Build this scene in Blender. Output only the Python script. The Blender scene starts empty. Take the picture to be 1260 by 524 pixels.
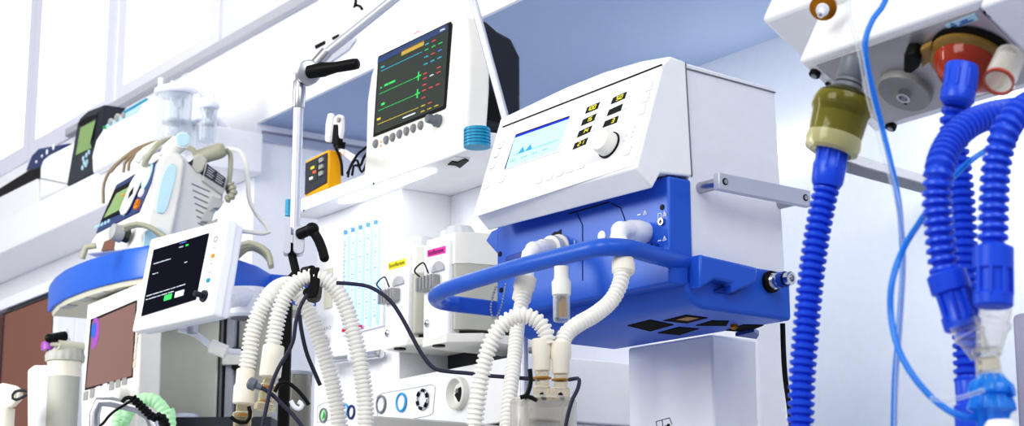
import bpy, bmesh, math, random
from mathutils import Vector as Vec, Matrix
random.seed(7)
scene = bpy.context.scene
col = scene.collection
V3 = Vec
# ------------------------------------------------------------------ camera
FPX, CX, CY = 2250.0, 630.0, 262.0
PITCH = math.atan(488.0 / FPX)
FC = FPX / math.cos(PITCH)
EYE = Vec((0, 0, 0.9))
RIGHT = Vec((1, 0, 0)); FWD = Vec((0, math.cos(PITCH), math.sin(PITCH))); UP = Vec((0, -math.sin(PITCH), math.cos(PITCH)))
Z = Vec((0, 0, 1))
cam_d = bpy.data.cameras.new('camera'); cam = bpy.data.objects.new('camera', cam_d); col.objects.link(cam)
cam.location = EYE; cam.rotation_euler = (math.pi / 2 + PITCH, 0, 0)
cam_d.sensor_width = 36; cam_d.lens = FPX / 1260 * 36; cam_d.clip_start = 0.05; cam_d.clip_end = 60
cam_d.dof.use_dof = True; cam_d.dof.focus_distance = 2.75; cam_d.dof.aperture_fstop = 12
scene.camera = cam

def ray(px, py): return FWD + RIGHT * ((px - CX) / FPX) + UP * ((CY - py) / FPX)
def P(px, py, Y):
    r = ray(px, py); return EYE + r * (Y / r.y)
def mm(px_n, Y): return px_n * Y / FPX      # a length of px_n picture pixels at distance Y

class Fr:                                   # ex to the right, ey up, ez out of the face towards the viewer
    def __init__(s, o, ex, ey):
        s.o = Vec(o); s.ex = Vec(ex).normalized(); s.ey = Vec(ey).normalized(); s.ez = s.ex.cross(s.ey).normalized()
    def W(s, x, y, h=0): return s.o + s.ex * x + s.ey * y + s.ez * h
    def _hit(s, px, py, n, d):
        r = ray(px, py); t = (d - (EYE - s.o).dot(n)) / r.dot(n)
        q = EYE + r * t - s.o; return q.dot(s.ex), q.dot(s.ey), q.dot(s.ez)
    def uv(s, px, py, h=0):
        a = s._hit(px, py, s.ez, h); return a[0], a[1]
    def hitx(s, px, py, x=0):
        a = s._hit(px, py, s.ex, x); return a[1], a[2]
    def hity(s, px, py, y=0):
        a = s._hit(px, py, s.ey, y); return a[0], a[2]
    def at(s, x=0, y=0, h=0): return Fr(s.W(x, y, h), s.ex, s.ey)
    def side(s, x=0): return Fr(s.W(x, 0, 0), -s.ez, s.ey)
    def lside(s, x=0): return Fr(s.W(x, 0, 0), s.ez, s.ey)
    def under(s, y=0): return Fr(s.W(0, y, 0), s.ex, s.ez)
    def top(s, y=0): return Fr(s.W(0, y, 0), s.ex, -s.ez)
def exdir(xl): return Vec((-(xl - CX), -FC, 0)).normalized()
def face(px, py, Y, xl, lo=None, hi=None):
    ex = exdir(xl)
    ey = Z
    if lo:
        m = ray(*lo).cross(ray(*hi)); ey = m.cross(ex).normalized()
        if ey.dot(Z) < 0: ey = -ey
    return Fr(P(px, py, Y), ex, ey)

# ------------------------------------------------------------------ materials
def lin(h):
    h = h.lstrip('#'); c = [int(h[i:i + 2], 16) / 255 for i in (0, 2, 4)]
    return tuple((x / 12.92 if x <= .04045 else ((x + .055) / 1.055) ** 2.4) for x in c) + (1,)
MAT = {}
def mat(name, hexc, rough=.45, metal=0, emit=0, trans=0, ior=1.45, alpha=1, noise=.04, scale=40, coat=0, bump=0, sss=0):
    m = bpy.data.materials.new(name); m.use_nodes = True
    nt = m.node_tree; b = nt.nodes['Principled BSDF']; c = lin(hexc)
    b.inputs['Base Color'].default_value = c
    b.inputs['Roughness'].default_value = rough; b.inputs['Metallic'].default_value = metal
    b.inputs['Transmission Weight'].default_value = trans; b.inputs['IOR'].default_value = ior
    b.inputs['Alpha'].default_value = alpha; b.inputs['Coat Weight'].default_value = coat
    if emit:
        b.inputs['Emission Color'].default_value = c; b.inputs['Emission Strength'].default_value = emit
    if noise and not emit and not trans:
        tc = nt.nodes.new('ShaderNodeTexCoord'); n = nt.nodes.new('ShaderNodeTexNoise'); n.inputs['Scale'].default_value = scale; n.inputs['Detail'].default_value = 4
        nt.links.new(tc.outputs['Object'], n.inputs['Vector'])
        mx = nt.nodes.new('ShaderNodeMix'); mx.data_type = 'RGBA'
        mx.inputs[6].default_value = tuple(x * (1 - noise) for x in c[:3]) + (1,)
        mx.inputs[7].default_value = tuple(min(1, x * (1 + noise)) for x in c[:3]) + (1,)
        nt.links.new(n.outputs['Fac'], mx.inputs[0]); nt.links.new(mx.outputs[2], b.inputs['Base Color'])
        if bump:
            bp = nt.nodes.new('ShaderNodeBump'); bp.inputs['Strength'].default_value = bump; bp.inputs['Distance'].default_value = .001
            nt.links.new(n.outputs['Fac'], bp.inputs['Height']); nt.links.new(bp.outputs[0], b.inputs['Normal'])
    if name in ('void', 'black', 'soft_black', 'ink', 'charcoal', 'cable_dark', 'screen_dark', 'dark_grey'): b.inputs['Specular IOR Level'].default_value = .08 if name == 'screen_dark' else .3
    MAT[name] = m; return m
def clear(name, hexc, op=.3, rough=.08):     # thin clear plastic: part see-through, part glossy shell
    m = bpy.data.materials.new(name); m.use_nodes = True; nt = m.node_tree; nt.nodes.clear()
    out = nt.nodes.new('ShaderNodeOutputMaterial'); mix = nt.nodes.new('ShaderNodeMixShader'); tr = nt.nodes.new('ShaderNodeBsdfTransparent')
    b = nt.nodes.new('ShaderNodeBsdfPrincipled'); b.inputs['Base Color'].default_value = lin(hexc); b.inputs['Roughness'].default_value = rough
    lw = nt.nodes.new('ShaderNodeLayerWeight'); lw.inputs['Blend'].default_value = .35
    ma = nt.nodes.new('ShaderNodeMath'); ma.operation = 'MULTIPLY_ADD'; ma.inputs[1].default_value = .75; ma.inputs[2].default_value = op; ma.use_clamp = True
    tr.inputs['Color'].default_value = tuple(.55 + .45 * x for x in lin(hexc)[:3]) + (1,)
    nt.links.new(lw.outputs['Facing'], ma.inputs[0]); nt.links.new(ma.outputs[0], mix.inputs[0])
    nt.links.new(tr.outputs[0], mix.inputs[1]); nt.links.new(b.outputs[0], mix.inputs[2]); nt.links.new(mix.outputs[0], out.inputs[0])
    MAT[name] = m
for a in [
    ('white', '#F3F4F8', .35), ('white_cool', '#E6E8F2', .4), ('panel_white', '#F6F6F8', .4), ('panel_grey', '#E9E9EC', .4), ('offwhite', '#E9E8E2', .45), ('warm_grey', '#B9B9AF', .5),
    ('grey', '#A9ABAA', .45), ('mid_grey', '#7E8084', .45), ('dark_grey', '#3B3E45', .45), ('charcoal', '#2A2E38', .5), ('black', '#050506', .5), ('soft_black', '#08080B', .45),
    ('cream', '#F2EBDA', .4), ('hose_white', '#F4F2EC', .42), ('blue', '#2A62C8', .34), ('blue_deep', '#153F98', .35), ('blue_hose', '#1F52D6', .32),
    ('teal', '#1590B8', .4), ('yellow', '#F2AE0A', .4), ('orange', '#F08A18', .4), ('red', '#D0203A', .4), ('green', '#1E9A48', .4), ('purple', '#9A4FB0', .4),
    ('label_yellow', '#F2E12A', .5), ('label_pink', '#E83FA8', .5), ('ice', '#B7DCEB', .35), ('navy', '#1C3468', .3), ('line_grey', '#B3B5BD', .5), ('cable_grey', '#A7A693', .45),
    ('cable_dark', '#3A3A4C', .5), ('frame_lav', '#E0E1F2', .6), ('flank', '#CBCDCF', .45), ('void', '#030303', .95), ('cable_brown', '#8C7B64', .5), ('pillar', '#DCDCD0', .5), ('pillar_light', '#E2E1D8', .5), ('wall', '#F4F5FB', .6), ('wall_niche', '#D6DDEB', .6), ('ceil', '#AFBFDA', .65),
    ('floor', '#B9BCC4', .3), ('fuse_brown', '#7A5346', .5), ('pale_green', '#B4EAB6', .35), ('lcd_off', '#35423A', .15), ('lcd_green', '#86A468', .2), ('grey_lilac', '#9C9AAE', .5),
    ('ink', '#0B0B0E', .5), ('core_olive', '#A8A468', .5), ('grey_light', '#D3D5DA', .45), ('amber_solid', '#A87A2E', .4), ('brass', '#B07820', .3, .9), ('btn_dark', '#6E747C', .4), ('cream_shade', '#CFCDB9', .5), ('valve_grey', '#9A9A98', .35)]:
    mat(*a)
mat('chrome', '#D8D8DC', .12, 1); mat('steel', '#B9BAC0', .3, 1, scale=90); mat('alu', '#C9CBD6', .35, .55); mat('plate_steel', '#BDBABE', .32, .55)
mat('brown_glass', '#7C5146', .12, 0, coat=1); mat('screen_dark', '#03061A', .18); mat('screen_grey', '#343C36', .25)
mat('lcd_blue', '#A6DBFA', .3, emit=.55); mat('lcd_tri', '#3F8FD0', .3, emit=.35); mat('lcd_bar', '#1020C0', .3, emit=.6); mat('led_back', '#141B0C', .15)
mat('digit', '#E2DC4C', .3, emit=.8); mat('glow', '#FFFFFF', .4, emit=2.6); mat('strip', '#FFFFFF', .4, emit=5.0); mat('tube_blue', '#BBD8FA', .3, emit=.25); mat('tube_back', '#D6E6FB', .4, emit=.3); mat('tube_ink', '#5C92EA', .4, emit=.1)
mat('tr_green', '#37D060', .4, emit=.22); mat('tr_cyan', '#37B9D8', .4, emit=.22); mat('tr_yellow', '#E0C040', .4, emit=.22); mat('tr_red', '#E05A50', .4, emit=.22); mat('tr_blue', '#5F8CF0', .4, emit=.22); mat('tr_white', '#E4EAF4', .4, emit=.22); mat('tr_banner', '#B0913A', .4, emit=.2); mat('tr_head', '#2A3F6A', .4, emit=.1)
clear('clear_plastic', '#F2F6FA', .08); clear('clear_blue', '#1A8CF0', .5); clear('clear_amber', '#F0E4C4', .06); clear('clear_olive', '#8C8636', .42); clear('clear_olive_dark', '#3C3E18', .6); clear('clear_rim', '#CFCB9C', .5); clear('clear_red', '#B0452F', .6); clear('clear_jar', '#ECEAE4', .04); clear('clear_gold', '#A8894A', .55); clear('clear_grey', '#A8A69C', .45)

# ------------------------------------------------------------------ mesh builder (all shapes in world space)
def smooth_path(pts, step):
    pts = [Vec(p) for p in pts]
    if len(pts) == 2:
        n = max(1, int((pts[1] - pts[0]).length / step)); return [pts[0].lerp(pts[1], i / n) for i in range(n + 1)]
    q = [pts[0] * 2 - pts[1]] + pts + [pts[-1] * 2 - pts[-2]]; dense = []
    for i in range(1, len(q) - 2):
        a, b, c, d = q[i - 1:i + 3]
        for k in range(24):
            t = k / 24
            dense.append(.5 * ((2 * b) + (c - a) * t + (2 * a - 5 * b + 4 * c - d) * t * t + (3 * b - a - 3 * c + d) * t ** 3))
    dense.append(pts[-1])
    L = [0]
    for a, b in zip(dense, dense[1:]): L.append(L[-1] + (b - a).length)
    n = max(2, int(L[-1] / step)); out = []; j = 0
    for i in range(n + 1):
        s = L[-1] * i / n
        while j < len(L) - 2 and L[j + 1] < s: j += 1
        f = (s - L[j]) / max(1e-9, L[j + 1] - L[j]); out.append(dense[j].lerp(dense[j + 1], min(1, max(0, f))))
    return out

class MB:
    def __init__(s, m='white'): s.bm = bmesh.new(); s.mats = []; s.m = m
    def mi(s, m):
        m = m or s.m
        if m not in s.mats: s.mats.append(m)
        return s.mats.index(m)
    def f(s, vs, mi):
        try:
            fa = s.bm.faces.new(vs); fa.material_index = mi
        except ValueError: pass
    def loft(s, rings, m=None, caps=True, closed=False):
        mi = s.mi(m); R = [[s.bm.verts.new(p) for p in r] for r in rings]; n = len(R[0])
        pairs = list(zip(R, R[1:])) + ([(R[-1], R[0])] if closed else [])
        for a, b in pairs:
            for i in range(n): s.f([a[i], a[(i + 1) % n], b[(i + 1) % n], b[i]], mi)
        if caps and not closed: s.f(R[0][::-1], mi); s.f(R[-1], mi)
        return s
    def prism(s, fr, uv, h0, h1, m=None): return s.loft([[fr.W(x, y, h0) for x, y in uv], [fr.W(x, y, h1) for x, y in uv]], m)
    def poly(s, fr, pxs, h0, h1, m=None, hp=None):          # outline read from the picture on the face plane
        hp = h1 if hp is None else hp
        return s.prism(fr, [fr.uv(x, y, hp) for x, y in pxs], h0, h1, m)
    def box(s, fr, x0, x1, y0, y1, h0, h1, m=None): return s.prism(fr, [(x0, y0), (x1, y0), (x1, y1), (x0, y1)], h0, h1, m)
    def rrect(s, fr, x0, x1, y0, y1, r, h0, h1, m=None, taper=0):
        if x0 > x1: x0, x1 = x1, x0
        if y0 > y1: y0, y1 = y1, y0
        r = min(r, (x1 - x0) / 2.01, (y1 - y0) / 2.01)
        def ring(t):
            o = []
            for cx, cy, a0 in ((x1 - r, y0 + r, -90), (x1 - r, y1 - r, 0), (x0 + r, y1 - r, 90), (x0 + r, y0 + r, 180)):
                for k in range(5):
                    a = math.radians(a0 + 22.5 * k); o.append((cx + (r - t) * math.cos(a), cy + (r - t) * math.sin(a)))
            return o
        return s.loft([[fr.W(x, y, h0) for x, y in ring(0)], [fr.W(x, y, h1) for x, y in ring(min(taper, r * .9))]], m)
    def frame(s, fr, x0, x1, y0, y1, t, h0, h1, m=None):
        for a in ((x0, x1, y0, y0 + t), (x0, x1, y1 - t, y1), (x0, x0 + t, y0 + t, y1 - t), (x1 - t, x1, y0 + t, y1 - t)): s.box(fr, *a, h0, h1, m)
        return s
    def lathe(s, fr, x, y, prof, m=None, n=28, caps=True, sx=1, sy=1):
        return s.loft([[fr.W(x + sx * r * math.cos(2 * math.pi * k / n), y + sy * r * math.sin(2 * math.pi * k / n), h) for k in range(n)] for r, h in prof], m, caps)
    def axis(s, p0, p1, prof, m=None, n=24, caps=True):     # lathe along p0 -> p1, profile (t in metres, r)
        p0, p1 = Vec(p0), Vec(p1); d = (p1 - p0).normalized(); a = d.orthogonal().normalized(); b = d.cross(a)
        return s.loft([[p0 + d * t + (a * math.cos(2 * math.pi * k / n) + b * math.sin(2 * math.pi * k / n)) * r for k in range(n)] for t, r in prof], m, caps)
    def cyl(s, p0, p1, r0, r1=None, m=None, n=20):
        L = (Vec(p1) - Vec(p0)).length; return s.axis(p0, p1, [(0, r0), (L, r0 if r1 is None else r1)], m, n)
    def sweep(s, path, rad, m=None, n=14, caps=True):
        t0 = (path[1] - path[0]).normalized(); a = t0.orthogonal().normalized(); rings = []
        for i, p in enumerate(path):
            t = ((path[min(i + 1, len(path) - 1)]) - path[max(i - 1, 0)]).normalized()
            a = (a - t * a.dot(t)).normalized(); b = t.cross(a); r = rad(i) if callable(rad) else rad
            rings.append([p + (a * math.cos(2 * math.pi * k / n) + b * math.sin(2 * math.pi * k / n)) * r for k in range(n)])
        return s.loft(rings, m, caps)
    def tube(s, pts, r, m=None, n=12, step=None): return s.sweep(smooth_path(pts, step or r * 1.2), r, m, n)
    def hose(s, pts, r, m=None, pitch=.0052, n=18, depth=.2):
        path = smooth_path(pts, pitch / 5); pr = (1, 1.0, .95, 1 - depth, 1 - depth * .85)
        return s.sweep(path, lambda i: r * pr[i % 5], m, n)
    def flat(s, pts, nrm, w, t, m=None):                    # ribbon of width w along nrm, thickness t
        path = smooth_path(pts, .004); rings = []
        for i, p in enumerate(path):
            tg = (path[min(i + 1, len(path) - 1)] - path[max(i - 1, 0)]).normalized(); nn = Vec(nrm); nn = (nn - tg * nn.dot(tg)).normalized(); b = tg.cross(nn)
            rings.append([p + nn * w / 2 + b * t / 2, p - nn * w / 2 + b * t / 2, p - nn * w / 2 - b * t / 2, p + nn * w / 2 - b * t / 2])
        return s.loft(rings, m)
    def ball(s, c, r, m=None, n=16, sq=None):
        c = Vec(c); sq = sq or (1, 1, 1); rings = []
        for i in range(1, n):
            a = math.pi * i / n
            rings.append([c + Vec((r * math.sin(a) * math.cos(2 * math.pi * k / n) * sq[0], r * math.sin(a) * math.sin(2 * math.pi * k / n) * sq[1], r * math.cos(a) * sq[2])) for k in range(n)])
        return s.loft(rings, m)
    def ring(s, fr, x, y, r, t, h, m=None, n=28, k=10, sx=1, sy=1):        # torus lying on the face
        rings = []
        for i in range(n):
            a = 2 * math.pi * i / n; rings.append([fr.W(x + sx * (r + t * math.cos(2 * math.pi * j / k)) * math.cos(a), y + sy * (r + t * math.cos(2 * math.pi * j / k)) * math.sin(a), h + t * math.sin(2 * math.pi * j / k)) for j in range(k)])
        return s.loft(rings, m, closed=True)
    def text(s, fr, x, y, txt, size, h=.0005, m='ink', align='CENTER', shear=0):
        c = bpy.data.curves.new('t', 'FONT'); c.body = txt; c.size = size; c.align_x = align; c.align_y = 'CENTER'; c.shear = shear; c.resolution_u = 3
        o = bpy.data.objects.new('t', c); col.objects.link(o); dg = bpy.context.evaluated_depsgraph_get(); dg.update()
        me = o.evaluated_get(dg).to_mesh(); mi = s.mi(m)
        vs = [s.bm.verts.new(fr.W(x + v.co.x, y + v.co.y, h)) for v in me.vertices]
        for p in me.polygons: s.f([vs[i] for i in p.vertices], mi)
        o.evaluated_get(dg).to_mesh_clear(); bpy.data.objects.remove(o); bpy.data.curves.remove(c); return s
    def obj(s, name, parent=None, bevel=0, seg=2, angle=35, loc=None, sharp=40):
        bm = s.bm
        bmesh.ops.recalc_face_normals(bm, faces=bm.faces[:])
        if parent is not None: o0 = BASE[parent.name]
        elif loc is not None: o0 = Vec(loc)
        else:
            xs = [v.co for v in bm.verts]; lo = [min(c[i] for c in xs) for i in range(3)]; hi = [max(c[i] for c in xs) for i in range(3)]
            o0 = Vec(((lo[0] + hi[0]) / 2, (lo[1] + hi[1]) / 2, lo[2]))
        for v in bm.verts: v.co -= o0
        me = bpy.data.meshes.new(name); bm.to_mesh(me); bm.free()
        for p in me.polygons: p.use_smooth = True
        me.set_sharp_from_angle(angle=math.radians(sharp))
        for m in s.mats: me.materials.append(MAT[m])
        o = bpy.data.objects.new(name, me); col.objects.link(o)
        if parent is not None: o.parent = parent
        else: o.location = o0
        BASE[o.name] = o0
        if bevel:
            b = o.modifiers.new('bevel', 'BEVEL'); b.width = bevel; b.segments = seg; b.limit_method = 'ANGLE'; b.angle_limit = math.radians(angle); b.harden_normals = False
        return o
BASE = {}
def tag(o, label, cat, group=None):
    o['label'] = label; o['category'] = cat
    if group: o['group'] = group
    return o
def thing(name, label, cat, loc, group=None):
    o = bpy.data.objects.new(name, None); col.objects.link(o); o.location = loc; o.empty_display_size = .05
    BASE[o.name] = Vec(loc); return tag(o, label, cat, group)
def struct(name, mb, bevel=0):
    o = mb.obj(name, bevel=bevel); o['kind'] = 'structure'; return o
def px_path(lst, Y): return [P(a[0], a[1], a[2] if len(a) > 2 else Y) for a in lst]
def floor_pt(p): return Vec((p.x, p.y, 0))
# ------------------------------------------------------------------ lights
w = bpy.data.worlds.new('world'); scene.world = w; w.use_nodes = True
nt = w.node_tree; bg = nt.nodes['Background']; tc = nt.nodes.new('ShaderNodeTexCoord'); sp = nt.nodes.new('ShaderNodeSeparateXYZ'); rp = nt.nodes.new('ShaderNodeValToRGB'); mr = nt.nodes.new('ShaderNodeMapRange')
mr.inputs[1].default_value = -1; nt.links.new(tc.outputs['Generated'], sp.inputs[0]); nt.links.new(sp.outputs['Z'], mr.inputs[0]); nt.links.new(mr.outputs[0], rp.inputs[0]); nt.links.new(rp.outputs[0], bg.inputs[0])
rp.color_ramp.elements[0].color = (.50, .51, .58, 1); rp.color_ramp.elements[1].color = (1, 1, 1.0, 1); bg.inputs[1].default_value = .5
def area(name, loc, tgt, size, power, colr=(1, 1, 1), sy=None):
    l = bpy.data.lights.new(name, 'AREA'); l.energy = power; l.size = size; l.color = colr
    if sy: l.shape = 'RECTANGLE'; l.size_y = sy
    o = bpy.data.objects.new(name, l); col.objects.link(o); o.location = loc
    o.rotation_euler = (Vec(tgt) - Vec(loc)).to_track_quat('-Z', 'Y').to_euler(); return o
area('key_light', (-2.6, -.6, 3.3), (0, 3, 1.3), 2.2, 82, (1, .985, .95))
area('hall_light', (1.2, -.8, 3.6), (.3, 3, 1.5), 2.0, 44, (.95, .97, 1))
area('wall_wash', (-3.4, 3.0, 2.4), (-1.6, 6.2, 2.2), 1.4, 74, (1, 1, 1))
area('recess_light', (1.15, 3.6, 2.05), (1.3, 4.3, 1.0), .5, 7, (.97, .98, 1))
scene.view_settings.view_transform = 'Standard'; scene.view_settings.look = 'None'; scene.view_settings.exposure = .28; scene.view_settings.gamma = 1.0
scene.view_settings.use_curve_mapping = True
cm = scene.view_settings.curve_mapping; cv_ = cm.curves[3]
cv_.points.new(.05, .032); cv_.points.new(.2, .18); cv_.points.new(.5, .52); cm.update()

# ------------------------------------------------------------------ setting: wall with backlit windows, recess with its own ceiling and back wall
W1 = face(315, 152, 5.4, -950); zc = W1.o.z
NB = W1.under(0).uv(915, 61)[1]                      # depth of the recess (negative)
mb = MB('wall'); mb.box(W1, -6.5, 0, -zc, 1.9, NB - .1, 0); struct('wall_left', mb)
mb = MB('wall'); mb.box(W1, 0, 6.2, 0, 1.9, -.012, 0); struct('wall_upper', mb)
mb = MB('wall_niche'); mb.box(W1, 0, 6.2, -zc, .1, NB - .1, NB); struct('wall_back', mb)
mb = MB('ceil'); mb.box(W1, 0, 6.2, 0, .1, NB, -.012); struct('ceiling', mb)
mb = MB('floor'); mb.prism(Fr((0, 0, 0), (1, 0, 0), (0, 1, 0)), [(-9, -3), (7, -3), (7, 12), (-9, 12)], -.1, 0); struct('floor', mb)
# rail that runs along the wall above the shelf
a, b = W1.uv(140, 136), W1.uv(330, 29)
dx = (b[0] - a[0]); mb = MB('line_grey'); mb.box(W1.at(a[0], a[1], 0), -.4, 3.6, -.016, .016, 0, .03); struct('trim_1', mb, .004)
# edge strip where the recess side meets its ceiling
S0 = W1.side(0); mb = MB('alu'); mb.box(S0, .02, -NB, -.055, -.03, 0, .012); mb.box(S0, .02, -NB, -.03, -.02, 0, .006, 'grey_lilac'); struct('trim_2', mb)
for k, pts in enumerate([[(42, 4), (31, 178), (-40, 216), (-40, 4)], [(56, 2), (137, 2), (132, 120), (48, 168)], [(162, 3), (264, 3), (262, 40), (155, 101)], [(291, 2), (420, -60), (418, -55), (290, 18)]]):
    us = [W1.uv(*p) for p in pts]; xs_ = sorted(u[0] for u in us); x0 = (xs_[0] + xs_[1]) / 2; x1 = (xs_[2] + xs_[3]) / 2; y0 = min(u[1] for u in us)
    mb = MB('frame_lav'); mb.frame(W1, x0 - .07, x1 + .07, y0 - .08, 1.75, .07, 0, .012); o = struct(f'window_{k + 1}', mb)
    mb = MB('glow'); mb.box(W1, x0, x1, y0, 1.71, 0, .006); mb.obj('window_pane', o)

# things on the far wall: the high shelf and what stands on it
L = face(60, 284, 6.2, -950)
yb = L.uv(60, 284)[1]; yt = L.uv(81, 230.5)[1]
xr = L.uv(240, 160)[0]
dp = (L.o - W1.o).dot(W1.ez)
mb = MB('white'); mb.box(L, -2.2, xr, yb, yt, -dp, 0)
t = tag(mb.obj('wall_shelf', bevel=.006), 'long white high shelf with deep front running along the far wall', 'shelf')
# white cabinet blocks on the shelf
def wall_block(pxs, depth, h): return [L.uv(x, y, h) for x, y in pxs], depth
mb = MB('white'); mb.poly(L, [(48, 247), (49, 206), (52, 197), (60, 190), (92, 174), (88, 200), (82, 229)], -.055, -.012)
t = thing('recorder_box', 'white rounded box on the high shelf left of the dark handheld screen', 'box', L.W(*L.uv(80, 215), 0))
mb.obj('housing', t, .01)
mb = MB('mid_grey'); mb.poly(L, [(48, 218.5), (82, 225.5), (82, 226.7), (48, 219.7)], -.012, -.010); mb.obj('seam', t)
D = L.at(0, 0, -.005)
t = thing('handheld_monitor', 'upright dark grey handheld screen unit with oval buttons on the high shelf', 'monitor', L.W(*L.uv(98, 228, .06), .0))
mb = MB('dark_grey'); mb.poly(D, [(81.5, 229), (95, 152), (98, 145), (108, 136), (128, 128.5), (126, 142), (118, 168), (113, 190), (114, 214)], -.05, 0)
mb.obj('housing', t, .006)
mb = MB('charcoal'); S = D.side(D.uv(128, 129)[0]); mb.poly(S, [(128.5, 129), (155, 133), (118, 172), (120, 178)], -.05, 0); mb.obj('side_cover', t)
mb = MB('lcd_green'); mb.poly(D, [(93, 191), (99, 157), (119, 147), (114, 181)], 0, .002); mb.obj('display', t)
mb = MB('soft_black'); mb.poly(D, [(95, 153), (104, 145), (120, 140), (119, 143), (99, 155)], 0, .002); mb.obj('visor', t)
for x, y in ((103, 195), (107, 191), (110, 187), (104, 200), (107.5, 199), (102, 206.5), (106, 203)):
    mb = MB('ice'); u = D.uv(x, y); mb.lathe(D, *u, [(.0063, 0), (.0055, .004)], n=12, sy=1.4); mb.obj('button', t)
t = thing('printer', 'low black glossy device with tilted blue top on the high shelf', 'printer', L.W(*L.uv(30, 232), -.02))
mb = MB('white'); mb.poly(L, [(-45, 296), (-45, 262), (46, 219), (46, 249)], -.2, -.07); t_ = tag(mb.obj('white_stand', bevel=.004), 'white block under the low black device on the high shelf', 'stand')
D2 = L.at(0, 0, -.09)
mb = MB('soft_black'); mb.poly(D2, [(-10, 249), (-10, 237), (35, 209), (58, 203), (52, 217), (20, 234)], -.12, .02); mb.obj('body', t, .004)
mb = MB('navy'); mb.poly(D2, [(31, 210), (39, 190), (47, 182), (84, 176), (70, 188), (56, 206)], -.1, .0); mb.obj('top_cover', t, .006)
for x, y in ((45, 199), (52, 192), (58, 187), (66, 181)):
    mb = MB('white'); u = D2.uv(x, y); mb.lathe(D2, *u, [(.007, 0), (.006, .003)], n=10, sy=1.6 if y < 190 else .8); mb.obj('key', t)
mb = MB('white_cool'); mb.poly(L, [(-20, 280), (-20, 204), (8, 196), (36, 190), (34, 206), (34, 256)], -.4, -.28)
tag(mb.obj('storage_case', bevel=.008), 'pale box behind the low black device on the high shelf', 'box')
t = thing('aspirator_box', 'white cabinet with teal edge and sloped dial panel on the high shelf', 'cabinet', L.W(*L.uv(170, 190), -.03))
D3 = L.at(0, 0, .03)
mb = MB('white'); mb.poly(D3, [(114, 213.5), (113, 192), (118, 172), (128, 157), (152, 138), (181, 120.5), (236, 112), (240, 146), (190, 171.5)], -.03, 0); mb.obj('housing', t, .006)
mb = MB('teal'); mb.poly(D3, [(150, 138), (180, 120.5), (182, 122), (152, 140)], 0, .004); mb.obj('trim_strip', t)
mb = MB('ice'); mb.poly(D3, [(126, 160), (132, 152), (160, 136), (174, 129), (168, 138), (150, 147)], 0, .003); mb.obj('dial_panel', t)
for x, y, r in ((138, 150, .011), (146, 145, .013), (154, 142, .010), (131, 157, .005)):
    mb = MB('valve_grey' if r > .006 else 'green'); u = D3.uv(x, y); mb.lathe(D3, *u, [(r, 0), (r, .008), (r * .6, .012)]); mb.obj('dial', t)

# clear suction jars hanging at the wall
J = face(220, 140, 5.2, -950)
def jar(name, label, cx, top, bot, rpx, lid):
    Yj = J.o.y + .0; base = P(cx, bot, Yj); s1 = Yj / FPX; up = (P(cx, top, Yj) - base); H = up.length
    t = thing(name, label, 'jar', base); f = Fr(base, (1, 0, 0), (0, 1, 0)); r = rpx * s1
    mb = MB('clear_plastic'); mb.lathe(f, 0, 0, [(r * .84, 0), (r * .86, .004), (r * .97, H), (r * .91, H), (r * .8, .008)], n=32); mb.obj('jar_body', t)
    mb = MB('clear_plastic'); mb.lathe(f, 0, 0, [(r * .32, H * .1), (r * .32, H * .98)]); mb.lathe(f, 0, 0, [(r * .7, H * .5), (r * .7, H * .54)], 'line_grey'); mb.obj('float_tube', t)
    mb = MB(lid); mb.lathe(f, 0, 0, [(r * 1.03, H), (r * 1.12, H + .006), (r * 1.12, H + .016), (r * .9, H + .024)], n=32)
    mb.obj('lid', t, .001); return t, f, H, r, s1
t, f, H, r, s1 = jar('suction_jar', 'wide clear suction jar with white lid by the far wall', 214, 118, 186, 25, 'white_cool')
for dx_, hh in ((-.046, .03), (-.01, .02), (.02, .016), (.045, .022)):
    mb = MB('white_cool'); mb.cyl(f.W(dx_, -.01, H + .012), f.W(dx_, -.01, H + .022 + hh), .008, .007); mb.obj('port', t)
t2, f2, H2, r2, s1 = jar('suction_jar', 'slim clear trap jar beside the wide suction jar', 255, 134, 174, 12.5, 'white_cool')
for dx_ in (-.012, .012):
    mb = MB('white_cool'); mb.cyl(f2.W(dx_, 0, H2 + .012), f2.W(dx_, 0, H2 + .05), .006, .006); mb.obj('port', t2)
for tt, ff, hh in ((t, f, H), (t2, f2, H2)):
    mb = MB('white_cool'); q0 = ff.W(0, .02, hh * .9); mb.cyl(q0, q0 + Vec((.03, .25, 0)), .012); mb.obj('holder', tt)
mb = MB('clear_plastic'); mb.tube(px_path([(222, 108), (224, 97), (232, 92), (243, 96), (248, 108), (250, 120)], 5.2), .006); mb.tube(px_path([(247, 118), (247, 96), (254, 90), (259, 96), (261, 120)], 5.2), .005)
tag(mb.obj('jar_tubing'), 'clear bent tubing joining the two suction jars', 'tubing')
# blurred ceiling projector on the wall above the recess
PJ = W1.at(0, 0, .05); t = thing('projector', 'white rounded projector with two dark vents on the upper wall', 'projector', PJ.W(*PJ.uv(385, 80), -.05))
mb = MB('white'); mb.poly(PJ, [(356, 92), (357, 82), (372, 62), (392, 50), (412, 40), (422, 44), (412, 58), (375, 84)], -.05, 0); mb.obj('housing', t, .03, 4)
for pts in ([(387, 56), (399, 50), (399, 54), (388, 60)], [(408, 46), (416, 42), (415, 45), (409, 49)]):
    mb = MB('ink'); mb.poly(PJ, pts, 0, .004); mb.obj('vent', t)
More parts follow.
